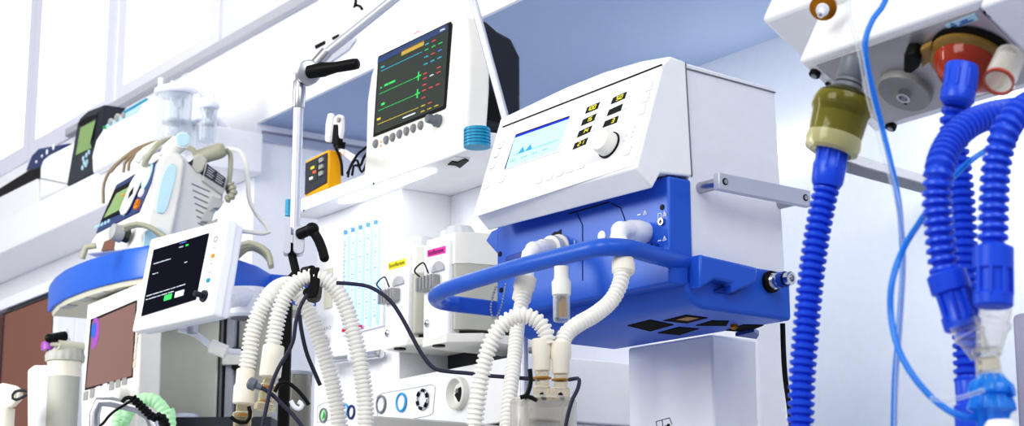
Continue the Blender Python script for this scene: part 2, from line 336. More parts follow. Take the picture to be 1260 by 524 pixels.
# strip light, dark rail and pale panel in the recess at the right
B = Fr(W1.W(0, 0, NB), W1.ex, W1.ey)
a, b = B.uv(965, 187), B.uv(1003, 174); mb = MB('strip'); mb.box(B.at(*a), -.3, b[0] - a[0] + .05, -.013, .013, 0, .03)
tag(mb.obj('strip_light'), 'thin glowing strip light on the recess wall behind the blue hoses', 'light')
a = B.uv(1050, 196, .25); mb = MB('grey'); S = B.side(a[0]); 
o = P(1098, 212, 3.9); mb = MB('mid_grey'); F2 = Fr(o, -W1.ez, Z); c0 = F2.uv(1030, 186); c1 = F2.uv(1152, 236)
mb.poly(F2, [(1040, 186), (1206, 234), (1206, 245), (1063, 206), (1040, 198)], -.06, 0); tag(mb.obj('wall_bracket', bevel=.003), 'slim grey bracket arm reaching out from the recess behind the blue hoses', 'bracket')
# tall white column at the right edge
o = P(1252, 450, 3.2); RC = Fr(o, W1.ex, Z); u0 = RC.uv(1247, 450)[0]
mb = MB('grey_lilac'); mb.box(RC, u0, u0 + .25, -o.z, RC.uv(1250, 385)[1], -.2, 0); tag(mb.obj('equipment_column', bevel=.01), 'grey column standing behind the right pair of blue hoses', 'column')
# ------------------------------------------------------------------ ventilator on its column
V = face(848, 150, 2.6, -1197)
hs = lambda x, y: V.hitx(x, y, 0)
VF = lambda yh: yh          # (y, h)
A_, B_, C_ = hs(815, 79), hs(783, 206), hs(803, 232)
VP = Fr(V.W(0, *A_), V.ex, V.ey * (A_[0] - B_[0]) + V.ez * (A_[1] - B_[1]))
xL = (VP.uv(619, 152)[0] + VP.uv(574, 272)[0]) / 2
vbase = floor_pt(V.W(xL / 2, 0, -.15))
vt = thing('ventilator', 'white and blue ventilator with tilted control panel and front handle bar', 'ventilator', V.W(xL / 2, hs(975, 400)[0], -.1))
T_, S_ = hs(825, 69), hs(844, 76)
arc = [(619, 150), (628.7, 142), (662, 124), (697.4, 107), (743, 88.5), (789, 75), (825, 69)]
rings = []
for px, py in arc:
    x, y = V.uv(px, py, T_[1]); x = max(min(x, 0), xL); dz = y - T_[0]
    pr = [A_, (T_[0] + dz, T_[1]), (S_[0] + dz, S_[1]), hs(852, 217), hs(813, 213), C_, B_]
    if (px, py) == arc[0]: x = xL
    if (px, py) == arc[-1]: x = 0
    rings.append([V.W(x, y_, h_) for y_, h_ in pr])
mb = MB('white'); mb.loft(rings); mb.obj('front_housing', vt, .004, 3, 30)
pr = [hs(845, 76.5), hs(955, 108.5), hs(968, 345), hs(853, 330)]
mb = MB('white_cool'); mb.loft([[V.W(x, y, h) for y, h in pr] for x in (-.002, xL + .03)]); mb.obj('rear_housing', vt, .003)
SD = V.side(0)
mb = MB('mid_grey'); mb.poly(SD, [(844.5, 83.2), (955, 113.2), (955, 114.2), (844.5, 84.2)], -.002, .0004); mb.poly(SD, [(843.7, 77), (844.5, 77), (852.5, 217), (851.5, 217)], -.002, .0006); mb.obj('seam', vt)
# control panel surface and the dark slit above it
mb = MB('panel_white'); mb.poly(VP, [(626, 158), (811, 86), (780, 203), (580, 268)], 0, .0012); pan = mb.obj('control_panel', vt, .0006)
mb = MB('ink'); mb.poly(VP, [(618, 156.5), (618.6, 155.3), (814, 78.6), (814, 79.8)], 0, .0016); mb.obj('slit', pan)
mb = MB('panel_grey'); mb.poly(VP, [(649, 155), (785, 104), (771, 186), (625, 233)], .001, .0018); mb.obj('key_field', pan)
# picture screen
def scr(fr, pts, h0, h1, m, name, par, bev=0): mb = MB(m); mb.poly(fr, pts, h0, h1); return mb.obj(name, par, bev)
bz = scr(VP, [(633.5, 163.5), (702, 140), (687.4, 186.4), (620, 209.2)], .001, .0026, 'panel_grey', 'screen_bezel', pan)
s = scr(VP, [(634.7, 165.4), (700.6, 142.5), (686, 184.6), (621.8, 207.5)], .002, .003, 'lcd_blue', 'display', pan)
mb = MB('ink'); mb.poly(VP, [(634.7, 165.4), (700.6, 142.5), (700, 144), (634.2, 166.9)], .003, .0035); mb.poly(VP, [(634.7, 165.4), (634.2, 166.9), (621.8, 207.5), (620.6, 207.5)], .003, .0034); mb.poly(VP, [(634.3, 166.9), (700, 144), (699.2, 146.3), (633.6, 169.4)], .003, .0034, 'lcd_bar')
for pts in ([(637, 188.8), (643.5, 180), (645, 185.8)], [(646, 185.6), (653, 177), (654, 182.8)]): mb.poly(VP, pts, .003, .0034, 'lcd_tri')
mb.poly(VP, [(632, 190.5), (687, 171.5), (687, 172), (632, 191)], .003, .0034, 'lcd_tri')
for k in range(4): mb.poly(VP, [(628 + 13 * k, 198 - 4.5 * k), (635 + 13 * k, 195.6 - 4.5 * k), (634.8 + 13 * k, 196.3 - 4.5 * k), (627.8 + 13 * k, 198.7 - 4.5 * k)], .003, .0034, 'lcd_tri')
mb.obj('screen_graphics', s)
# number read-outs in seven strokes
SEG = {'0': 'abcdef', '1': 'bc', '2': 'abged', '3': 'abgcd', '4': 'fgbc', '5': 'afgcd'}
LED = [('100', [(721.5, 140.6), (724.3, 133.2), (740, 126.3), (736.7, 134.3)]), ('15', [(716.3, 155.6), (719, 148.3), (735.4, 140.6), (732.3, 148.8)]), ('14', [(711.4, 170), (714.2, 162.6), (730, 155.4), (727.2, 163)]), ('21', [(706.2, 184.8), (709, 177.4), (725, 170.2), (722, 178)]),
       ('50', [(753, 129), (756.2, 121.4), (772.6, 113.8), (770, 121.8)]), ('', [(748.2, 143.6), (751, 136.3), (767.6, 128.6), (765, 136.8)]), ('3', [(743, 157.8), (746, 150.2), (762.4, 143.5), (760, 151.4)])]
for tx, q in LED:
    uv = [VP.uv(*p) for p in q]; mb = MB('led_back'); mb.prism(VP, uv, .0015, .0028); lo = mb.obj('number_readout', pan)
    bl = Vec(uv[0]); rt = Vec(uv[3]) - bl; up = Vec(uv[1]) - bl
    if tx:
        mb = MB('digit')
        def qd(a, b, wd): # bar between two points in cell units
            pa, pb = bl + rt * a[0] + up * a[1], bl + rt * b[0] + up * b[1]; d = (pb - pa).normalized(); n = Vec((-d.y, d.x)) * wd; mb.prism(VP, [(pa + n)[:], (pb + n)[:], (pb - n)[:], (pa - n)[:]], .0028, .0034)
        for i, ch in enumerate(tx):
            x0 = .86 - .25 * (len(tx) - i); x1 = x0 + .16; y0, ym, y1 = .2, .5, .82
            pt = {'a': ((x0, y1), (x1, y1)), 'g': ((x0, ym), (x1, ym)), 'd': ((x0, y0), (x1, y0)), 'f': ((x0, ym), (x0, y1)), 'e': ((x0, y0), (x0, ym)), 'b': ((x1, ym), (x1, y1)), 'c': ((x1, y0), (x1, ym))}
            for sg in SEG[ch]: qd(*pt[sg], .00026)
        mb.obj('digits', lo)
    e = bl + rt * 1.04; mb = MB('white'); mb.prism(VP, [e[:], (e + rt * .36)[:], (e + rt * .36 + up)[:], (e + up)[:]], .0015, .003); mb.obj('soft_key', pan, .0006)
def key(px, py, w=.016, h=.012, m='white'):
    u = VP.uv(px, py); mb = MB('line_grey'); mb.rrect(VP, u[0] - w / 2, u[0] + w / 2, u[1] - h / 2, u[1] + h / 2, .002, .001, .0016); mb.rrect(VP, u[0] - w / 2 + .0006, u[0] + w / 2 - .0006, u[1] - h / 2 + .0006, u[1] + h / 2 - .0006, .0016, .001, .0021, m); mb.obj('key_button', pan)
for p in [(638, 217), (648, 213), (661, 208), (674, 203.5), (664, 222), (677, 218), (690, 213), (703, 208.5), (716, 204), (618, 221)]: key(*p)
for p in [(617, 178), (612, 189), (607, 203), (599, 228), (800, 107), (796, 121), (791, 136), (773, 186)]: key(*p, .013, .015)
mb = MB('ink')
for x, y in ((782, 157), (780, 163), (778, 169), (772, 167), (769, 174)): u = VP.uv(x, y); mb.rrect(VP, u[0] - .0015, u[0] + .0015, u[1] - .001, u[1] + .001, .0008, .0012, .0018, 'line_grey')
mb.obj('indicator_dots', pan)
u = VP.uv(751, 179.5); mb = MB('ink'); mb.lathe(VP, *u, [(.0215, .001), (.0215, .004)]); kb = mb.obj('knob_base', vt)
n = 60; mb = MB('offwhite'); rings = []
for h_, r_ in ((.004, .0195), (.018, .0182), (.021, .0165)):
    rings.append([VP.W(u[0] + (r_ * (1.0 if k % 2 else .965)) * math.cos(2 * math.pi * k / n), u[1] + (r_ * (1.0 if k % 2 else .965)) * math.sin(2 * math.pi * k / n), h_) for k in range(n)])
mb.loft(rings); mb.obj('rotary_knob', kb)
mb = MB('ink')
for p, m in (((596.5, 290), 'mid_grey'), ((795, 229), 'mid_grey')): mb.ball(P(*p, 2.6 if p[0] > 700 else 2.86) , .0001)
# blue lower body, split in module fronts
hb = hs(824, 300)[1]; ytray = hs(868, 318)[0]; yb_ = hs(855, 378)[0]; ht = hs(843, 378)[1]; hbk = hs(975, 400)[1]
BF = V.at(0, 0, hb); xBl = BF.uv(611, 330)[0]; yTop = hs(813, 213)[0]
mb = MB('blue'); mb.box(V, xBl, 0, yb_ + .03, yTop - .001, hs(853, 330)[1], hb); lb = mb.obj('blue_body', vt, .004, 3)
mb = MB('blue'); mb.poly(BF, [(597, 296), (612, 313), (640, 308), (640, 270), (604, 284)], -.05, -.001, hp=0); mb.obj('corner_cover', lb, .002)
# module seams and inset panels on the blue front
mb = MB('ink')
for pts in ([(710, 262), (714, 271), (717, 277), (717, 345)], [(752, 250), (764, 256), (769, 270), (769, 300)]):
    mb.sweep([BF.W(*BF.uv(x, y), .0002) for x, y in pts], .0008, n=6)
mb.tube([BF.W(*BF.uv(x, y), .0003) for x, y in ((700, 263), (750, 248.5))], .001, n=6)
mb.obj('module_gap', lb)
mb = MB('blue_deep'); mb.poly(BF, [(622, 316), (645, 308), (645, 322), (622, 332)], 0, .002); mb.obj('inset_panel', lb, .001)
for x, y in ((615.5, 312.5), (617, 357), (815, 255)):
    mb = MB('ink'); mb.lathe(BF, *BF.uv(x, y), [(.0042, 0), (.0042, .0012)], n=16); mb.obj('screw_hole', lb)
mb = MB('white'); mb.lathe(BF, *BF.uv(741, 290.5), [(.0085, 0), (.008, .002)]); mb.obj('round_cap', lb)
mb = MB('ink'); mb.poly(BF, [(679, 288), (682, 285), (686, 285), (690, 282), (690, 295), (679, 298)], 0, .001); mb.obj('socket_hole', lb)
mb = MB('steel'); mb.lathe(BF, *BF.uv(815, 273), [(.0055, 0), (.0055, .004), (.003, .004), (.003, .001)], n=18); mb.obj('jack', lb)
mb = MB('panel_white')
for x, y, s_ in ((794, 262, 1), (818, 264, 1), (818, 294, 1)):
    u = BF.uv(x, y); e = .0042
    for i in range(3):
        a0, a1 = math.radians(90 + 120 * i), math.radians(210 + 120 * i)
        mb.sweep([BF.W(u[0] + e * math.cos(a0), u[1] + e * math.sin(a0), .0006), BF.W(u[0] + e * math.cos(a1), u[1] + e * math.sin(a1), .0006)], .0005, n=5)
    mb.box(BF, u[0] - .0003, u[0] + .0003, u[1] - .001, u[1] + .0018, 0, .001)
for x, y in ((787, 264), (812, 296)): u = BF.uv(x, y); mb.box(BF, u[0] - .004, u[0] + .003, u[1] - .0008, u[1] + .0008, 0, .0008)
u = BF.uv(812, 266); mb.frame(BF, u[0] - .0035, u[0] + .0035, u[1] - .0045, u[1] + .0045, .0007, 0, .0008)
for x, y in ((700, 301), (707, 298)): u = BF.uv(x, y); mb.box(BF, u[0] - .0006, u[0] + .0006, u[1] - .003, u[1] + .003, 0, .0008)
mb.obj('warning_marks', lb)
mb = MB('blue_deep'); u = BF.uv(808, 304); mb.lathe(BF, *u, [(.006, 0), (.006, .01), (.0035, .01), (.0035, .002)], n=16); mb.obj('gas_nipple', lb)
# tray with the curved belly
U = V.under(yb_); xTl = U.uv(640, 417)[0]; yTf = V.uv(700, 343, ht)[1]
prof = [(yTf, ht), (yTf, ht - .02), (ytray, ht - .04), (ytray, hbk), (yb_, hbk), (yb_, ht - .035), (yb_ + .006, ht - .018), (yb_ + .018, ht - .005), (yb_ + .035, ht)]
mb = MB('blue'); mb.loft([[V.W(x, y, h) for y, h in prof] for x in (0.0, xTl)]); tr_ = mb.obj('tray', vt, .006, 3, 50)
UV_ = V.under(yb_)
for pts in ([(772, 401), (800, 394), (829, 400), (800, 408)], [(816, 395), (844, 388), (871, 391.5), (845, 398)], [(809, 410), (835, 403), (860, 405), (836, 412.5)], [(856, 401), (876, 395), (897, 395.5), (894, 401)], [(893, 407), (915, 400), (940, 400.5), (918, 409)]):
    mb = MB('void'); mb.poly(UV_, pts, -.001, .0012); mb.obj('vent_slot', tr_, .0005)
mb = MB('amber_solid'); mb.poly(UV_, [(832, 393.5), (846, 390), (860, 391.5), (846, 395)], .001, .0016); mb.obj('filter_pad', tr_)
mb = MB('brass'); mb.lathe(UV_, *UV_.uv(903, 399.5), [(.006, 0), (.006, .004), (.003, .007)], n=12); mb.obj('screw', tr_)
mb = MB('blue_deep'); mb.poly(UV_, [(905, 413.5), (928, 408), (934, 412), (931, 417)], 0, .006); mb.obj('foot_lug', tr_)
# handle bar in one loop at the height of its right bracket
yh = hs(880, 327)[0]; UH = V.under(yh)
hp_ = [(872, 328), (850, 325), (810, 315), (775, 306), (755, 304), (735, 305), (700, 313), (640, 328), (590, 343), (555, 354), (540, 361), (536, 366), (542, 371), (560, 374), (585, 377), (618, 381)]
hpts = [UH.W(*UH.uv(x, y)) for x, y in hp_]
mb = MB('blue'); mb.tube(hpts[:14], .0128, n=20, step=.008); hd = mb.obj('handle_bar', vt)
mb = MB('blue'); mb.flat(hpts[12:], Z, .026, .012); mb.obj('handle_return', hd, .003)
SB = V.side(0)
mb = MB('blue'); mb.poly(SB, [(862, 312), (868, 314), (933, 329), (931, 348), (902, 360), (902, 348), (880, 343), (862, 355)], -.02, .022); mb.obj('handle_bracket', hd, .004)
mb = MB('blue_deep'); mb.poly(SB, [(880, 358), (902, 346), (925, 350), (905, 362)], 0, .006); mb.obj('bracket_recess', hd, .002)
# chrome coupling on the tray side
sx, sy_ = SB.uv(947, 347)
mb = MB('black'); mb.lathe(SB, sx, sy_, [(.0165, 0), (.0165, .006)]); cp = mb.obj('coupling_washer', vt)
mb = MB('chrome'); mb.lathe(SB, sx, sy_, [(.0125, .006), (.0125, .010), (.0095, .010), (.0095, .016), (.0115, .016), (.0115, .021), (.009, .022), (.009, .036), (.0102, .036), (.0102, .044), (.0075, .045), (.0055, .045), (.0055, .034)]); mb.obj('hose_coupling', cp)
mb = MB('blue_deep'); mb.lathe(SB, sx, sy_, [(.0118, .023), (.0118, .033)], caps=False); mb.obj('coupling_band', cp)
# equipment rail on the white side
rh = .05; SR = V.side(rh); c0, c1 = SR.uv(885, 222), SR.uv(998, 247)
mb = MB('alu'); hgt = .0125; ym = c0[1]
mb.box(SR, c0[0], c1[0], ym - hgt, ym + hgt, -.012, 0); rl = mb.obj('side_rail', vt, .001)
for d in (.012, c1[0] - c0[0] - .012):
    u = (c0[0] + d, ym); mb = MB('ink'); mb.lathe(SR, *u, [(.0052, 0), (.0052, .0008)], n=16); mb.lathe(SR, *u, [(.0035, 0), (.0035, .0016)], 'steel', n=16); mb.obj('rail_screw', rl)
    mb = MB('steel'); mb.cyl(SR.W(u[0], u[1], -.012), SR.W(u[0], u[1], -rh - .004), .0085); mb.obj('rail_post', rl)
# stand column
K = V.at(0, 0, 0); kz = yb_ + .001; hK = None
xk, hk = V.under(yb_).uv(876, 411)
hk2 = V.hitx(931, 420, xk)[1]
KF = V.at(0, 0, hk); xk0 = KF.uv(773, 460)[0]; zf = -V.o.z
ct = thing('stand_column', 'wide white column carrying the ventilator', 'column', floor_pt(V.W((xk + xk0) / 2, 0, (hk + hk2) / 2)))
mb = MB('white_cool'); mb.box(V, xk0, xk, zf, yb_, hk2, hk); cb = mb.obj('column', ct, .004)
mb = MB('ink')
def ln(fr, pts, r=.0006):
    mb.sweep([fr.W(*fr.uv(x, y), .0004) for x, y in pts], r, n=5)
ln(KF, [(807.5, 518.5), (824, 514), (827, 522)]); ln(KF, [(807.5, 518.5), (809, 528)]); ln(KF, [(815, 516.5), (816, 528)]); mb.ball(KF.W(*KF.uv(823, 523), .001), .0025)
ln(KF, [(818, 524), (823, 523), (829, 527)]); mb.obj('pictogram', ct)
mb = MB('white_cool'); mb.box(V, xk0 - .12, xk + .12, zf, zf + .1, hk2 - .15, hk + .15); mb.obj('foot', ct, .02)
# white side cabinet standing behind the column
o = P(925, 470, 3.15); F3 = Fr(o, V.ex, Z); mb = MB('white'); x0, x1 = F3.uv(800, 470)[0], F3.uv(931, 470)[0]
mb.box(F3, x0, x1, -o.z, F3.uv(930, 380)[1], -.08, 0); tag(mb.obj('side_cabinet', bevel=.01), 'pale cabinet partly hidden behind the ventilator column', 'cabinet')
mb = MB('black'); mb.tube(px_path([(963, 398), (964, 430), (966, 462), (971, 500), (978, 560)], 2.78), .004); tag(mb.obj('power_cable'), 'black cable hanging below the chrome coupling of the ventilator', 'cable')
# ------------------------------------------------------------------ anaesthesia machine in the middle
A = face(580.5, 182.6, 3.3, -950)
xSl = A.uv(355.5, 268.6)[0]; xSr = A.uv(590, 178)[0]; y0 = 0.0; y1 = A.uv(573.7, 166)[1]
UA = A.under(0); xc0, hcol = UA.uv(494, 231.8); xcl, _ = UA.uv(390, 268.6); _, hbk_a = UA.uv(548, 243)
zfA = -A.o.z
am = thing('anaesthesia_machine', 'white anaesthesia machine with flow tubes, lit shelf and round gas gauges', 'medical machine', floor_pt(A.W((xcl + xSr) / 2, 0, hcol - .1)))
mb = MB('white'); mb.box(A, xSl, xSr, 0, y1, hbk_a - .12, 0); sh = mb.obj('top_shelf', am, .003)
for px_, nm, ww in ((587, 'r', 1), (351, 'l', .35)):
    x, y = A.uv(px_, 169.5 if nm == 'r' else 257.5); rx = mm(14.5, 3.35) * ww / .86; hh = mm(12, 3.4)
    TF = A.top(y); mb = MB('teal'); prof = []
    for i in range(6):
        t0 = -hh + i * 2 * hh / 6; prof += [(rx, t0), (rx, t0 + hh * .22), (rx * .93, t0 + hh * .24), (rx * .93, t0 + hh * .33)]
    mb.lathe(TF, x if nm == 'r' else xSl, -.0, [(rx * .6, -hh)] + prof + [(rx * .6, hh)], n=32); mb.obj('corner_bumper', sh)
mb = MB('strip'); q = [(417, 250), (441, 239), (521, 209.5), (537, 211.5), (518, 219.5), (438, 249)]; mb.poly(UA, q, 0, .003); lt = mb.obj('work_light', sh)
mb = MB('line_grey'); u = UA.uv(560, 200.5); mb.poly(UA, [(545, 200), (560, 193.5), (579, 195), (574, 200), (560, 207), (549, 205)], 0, .002, 'offwhite'); mb.obj('latch_plate', sh, .0008)
mb = MB('ink'); mb.poly(UA, [(551, 203), (556, 199), (563, 200), (572, 196), (577, 198), (566, 207), (560, 204)], .001, .004); mb.obj('latch', sh)
for p in ((460, 226), (374, 259)):
    mb = MB('ink'); mb.lathe(A, *A.uv(*p), [(.0022, 0), (.0022, .001)], n=10); mb.obj('pin_hole', sh)
# flow meter column and recess panel
hc = hcol; AC = A.at(0, 0, hc); yP = AC.uv(440, 479)[1]
AR_ = A.at(0, 0, hbk_a); xR = AR_.uv(690, 200)[0]
mb = MB('white'); mb.box(A, xcl, xc0, yP, 0, hbk_a - .25, hc); fc = mb.obj('flow_column', am, .002)
mb = MB('white_cool'); mb.box(A, xc0, xR, yP, 0, hbk_a - .25, hbk_a); mb.obj('recess_panel', am, .002)
mb = MB('dark_grey'); mb.poly(AR_, [(540, 428), (640, 400), (640, 470), (540, 470)], 0, .004); mb.obj('dark_opening', am)
wq = [(423.4, 284), (473.9, 266.9), (474, 401), (426, 409.5)]; wu = [AC.uv(*p) for p in wq]
x0, x1 = (wu[0][0] + wu[3][0]) / 2, (wu[1][0] + wu[2][0]) / 2; ya, yb2 = (wu[2][1] + wu[3][1]) / 2, (wu[0][1] + wu[1][1]) / 2
mb = MB('tube_back'); mb.box(AC, x0, x1, ya, yb2, 0, .003); fw = mb.obj('flow_window', fc)
mb = MB('line_grey'); mb.frame(AC, x0 - .003, x1 + .003, ya - .003, yb2 + .003, .003, 0, .006, 'white_cool'); mb.obj('window_frame', fc)
for i in range(5):
    xx = x0 + (x1 - x0) * (.12 + .19 * i); mb = MB('tube_blue')
    mb.cyl(AC.W(xx, ya + .004, .007), AC.W(xx, yb2 - .006, .007), .0062, n=12)
    for k in range(22):
        yy = ya + .02 + (yb2 - ya - .05) * k / 21; mb.box(AC, xx - .002, xx + (.0035 if k % 4 == 0 else .001), yy - .0009, yy + .0009, .0128, .0142, 'tube_ink')
    mb.box(AC, xx - .005, xx + .005, yb2 - .014, yb2 - .006, .004, .0145, 'tube_ink')
    if i in (0, 2): mb.box(AC, xx - .004, xx + .006, ya + .002, ya + .009, .004, .0148, 'red')
    mb.obj('flow_tube', fw)
# slot, valve toggles and rail on the column
mb = MB('cream_shade'); q = [AC.uv(401, 332), AC.uv(409, 378)]; mb.box(AC, q[0][0], q[1][0], q[1][1], q[0][1], 0, .004); mb.obj('grip_slot', fc, .001)
mb = MB('chrome'); mb.cyl(AC.W(*AC.uv(408, 446), .02), AC.W(*AC.uv(479, 436), .02), .008, .009); rl2 = mb.obj('valve_rail', fc)
mb = MB('grey_lilac'); mb.flat([AC.W(*AC.uv(450, 440), .01), AC.W(*AC.uv(474, 434.5), .012)], A.ez, .03, .006); mb.obj('rail_plate', rl2)
for p0, p1 in (((414, 451), (432, 452)), ((448, 441), (464, 443)), ((396, 388), (408, 386))):
    a, b = AC.W(*AC.uv(*p0), .03), AC.W(*AC.uv(*p1), .045); L_ = (b - a).length
    mb = MB('white_cool'); mb.axis(a, b, [(0, .004), (.003, .0095), (L_ * .6, .0095), (L_ * .62, .0075), (L_, .007)]); tv = mb.obj('toggle_valve', fc)
    mb = MB('blue_deep'); mb.cyl(AC.W(*AC.uv(p0[0] + 4, p0[1] - 2), .03), AC.W(*AC.uv(p0[0] + 6, p0[1] - 6), .03), .003); mb.obj('valve_tip', tv)
mb = MB('valve_grey'); mb.ball(AC.W(*AC.uv(404, 418), .012), .009); mb.obj('drain_knob', fc)
mb = MB('ink'); u = AC.uv(403, 404); mb.text(AC, u[0], u[1], 'A R O', .012, .001, 'mid_grey'); mb.obj('lettering', fc)
# lower base with the gauges
hB = hc + .012; AB = A.at(0, 0, hB); xb0 = AB.uv(386, 490)[0]; xb1 = AB.uv(650, 450)[0]
yb3 = AB.uv(440, 476)[1]
mb = MB('white'); mb.box(A, xb0, xb1, AB.uv(500, 537)[1], yb3, hbk_a - .3, hB); bs = mb.obj('gauge_panel', am, .003)
mb = MB('white_cool'); mb.box(A, xb0 + .01, xb1 - .01, zfA + .1, AB.uv(500, 537)[1], hbk_a - .28, hB - .03); mb.obj('base_cabinet', am, .004)
for cx in (xb0 + .08, xb1 - .08):
    mb = MB('dark_grey'); mb.cyl(A.W(cx, zfA + .045, hB - .1), A.W(cx + .03, zfA + .045, hB - .1), .045); mb.cyl(A.W(cx + .015, zfA + .045, hB - .1), A.W(cx + .015, zfA + .11, hB - .1), .012); mb.obj('caster', am)
mb = MB('line_grey')
def outline(fr, pts, h=.0008, r=.0007): mb.sweep([fr.W(*fr.uv(x, y), h) for x, y in pts + pts[:1]], r, n=5)
outline(AB, [(464, 488), (470, 484), (532, 473), (536, 476), (533, 508), (529, 511), (465, 524)]); mb.obj('panel_outline', bs)
mb = MB('line_grey'); outline(AB, [(391, 500), (398, 496), (408, 494), (408, 516), (391, 520)]); mb.obj('panel_outline', bs)
def gauge(cx, cy, rpx, ringm, facem, nm='gauge'):
    u = AB.uv(cx, cy); r = mm(rpx, 3.7); mb = MB(ringm); mb.ring(AB, *u, r * .9, r * .13, .003); g = mb.obj(nm, bs)
    mb = MB(facem); mb.lathe(AB, *u, [(r * .82, 0), (r * .82, .002)]); mb.obj('gauge_face', g); return u, r, g
u, r, g = gauge(399, 511, 9.5, 'mid_grey', 'pale_green'); mb = MB('green'); mb.prism(AB, [(u[0] - r * .3, u[1] - r * .5), (u[0] + r * .6, u[1] - r * .3), (u[0] + r * .2, u[1] + r * .5)], .002, .003); mb.obj('gauge_sector', g)
gauge(470, 497.5, 11, 'mid_grey', 'white_cool'); gauge(495, 495, 11.5, 'orange', 'white_cool'); gauge(521.5, 491.5, 12, 'chrome', 'white_cool')
bpy.data.objects['gauge.002'].data.materials[0] = MAT['tube_blue'] if False else mat('ring_blue', '#3FA0DC', .35)
u = AB.uv(521.5, 491.5); r = mm(12, 3.7); mb = MB('ink')
for k in (20, 75, 140, 200, 255, 320): 
    a = math.radians(k); mb.sweep([AB.W(u[0] + r * .9 * math.cos(a + d), u[1] + r * .9 * math.sin(a + d), .004) for d in (-.25, -.1, .1, .25)], r * .17, n=8)
mb.obj('ring_marks', bpy.data.objects['gauge.003'])
for p in ((425, 505, 'ring_blue'), (433, 507, 'navy')):
    u = AB.uv(*p[:2]); mb = MB(p[2]); mb.ring(AB, *u, .013, .0025, .002); mb.obj('gauge', bs)
u = AB.uv(566, 484); r = mm(17, 3.6); mb = MB('offwhite'); mb.lathe(AB, *u, [(r * 1.15, 0), (r * 1.12, .012), (r, .014), (r * .72, .001)], caps=False, n=36); mb.obj('flush_port', bs)
mb = MB('offwhite'); mb.lathe(AB, *u, [(r * .75, .0005), (r * .75, .0015)]); mb.obj('port_floor', bs)
mb = MB('ink'); mb.prism(AB, [(u[0] - r * .35, u[1] - r * .1), (u[0] + r * .1, u[1] + r * .35), (u[0] + r * .4, u[1] + r * .4), (u[0] + r * .55, u[1] - r * .3), (u[0] + r * .1, u[1] - r * .6)], .001, .006); mb.prism(AB, [(u[0] - r * .1, u[1] + r * .05), (u[0] + r * .15, u[1] + r * .3), (u[0] + r * .15, u[1] + r * .02)], .006, .012, 'grey'); mb.obj('port_opening', bs)
# grey writing board in front of the base
mbY = 3.32; o = P(470, 515, mbY); WB = Fr(o, A.ex, Z); q0, q1 = WB.under(0).uv(457, 512), None
mb = MB('valve_grey'); mb.poly(WB, [(452, 511), (590, 523.5), (592, 545), (440, 545)], -.3, 0); mb.obj('pull_out_board', am, .002)
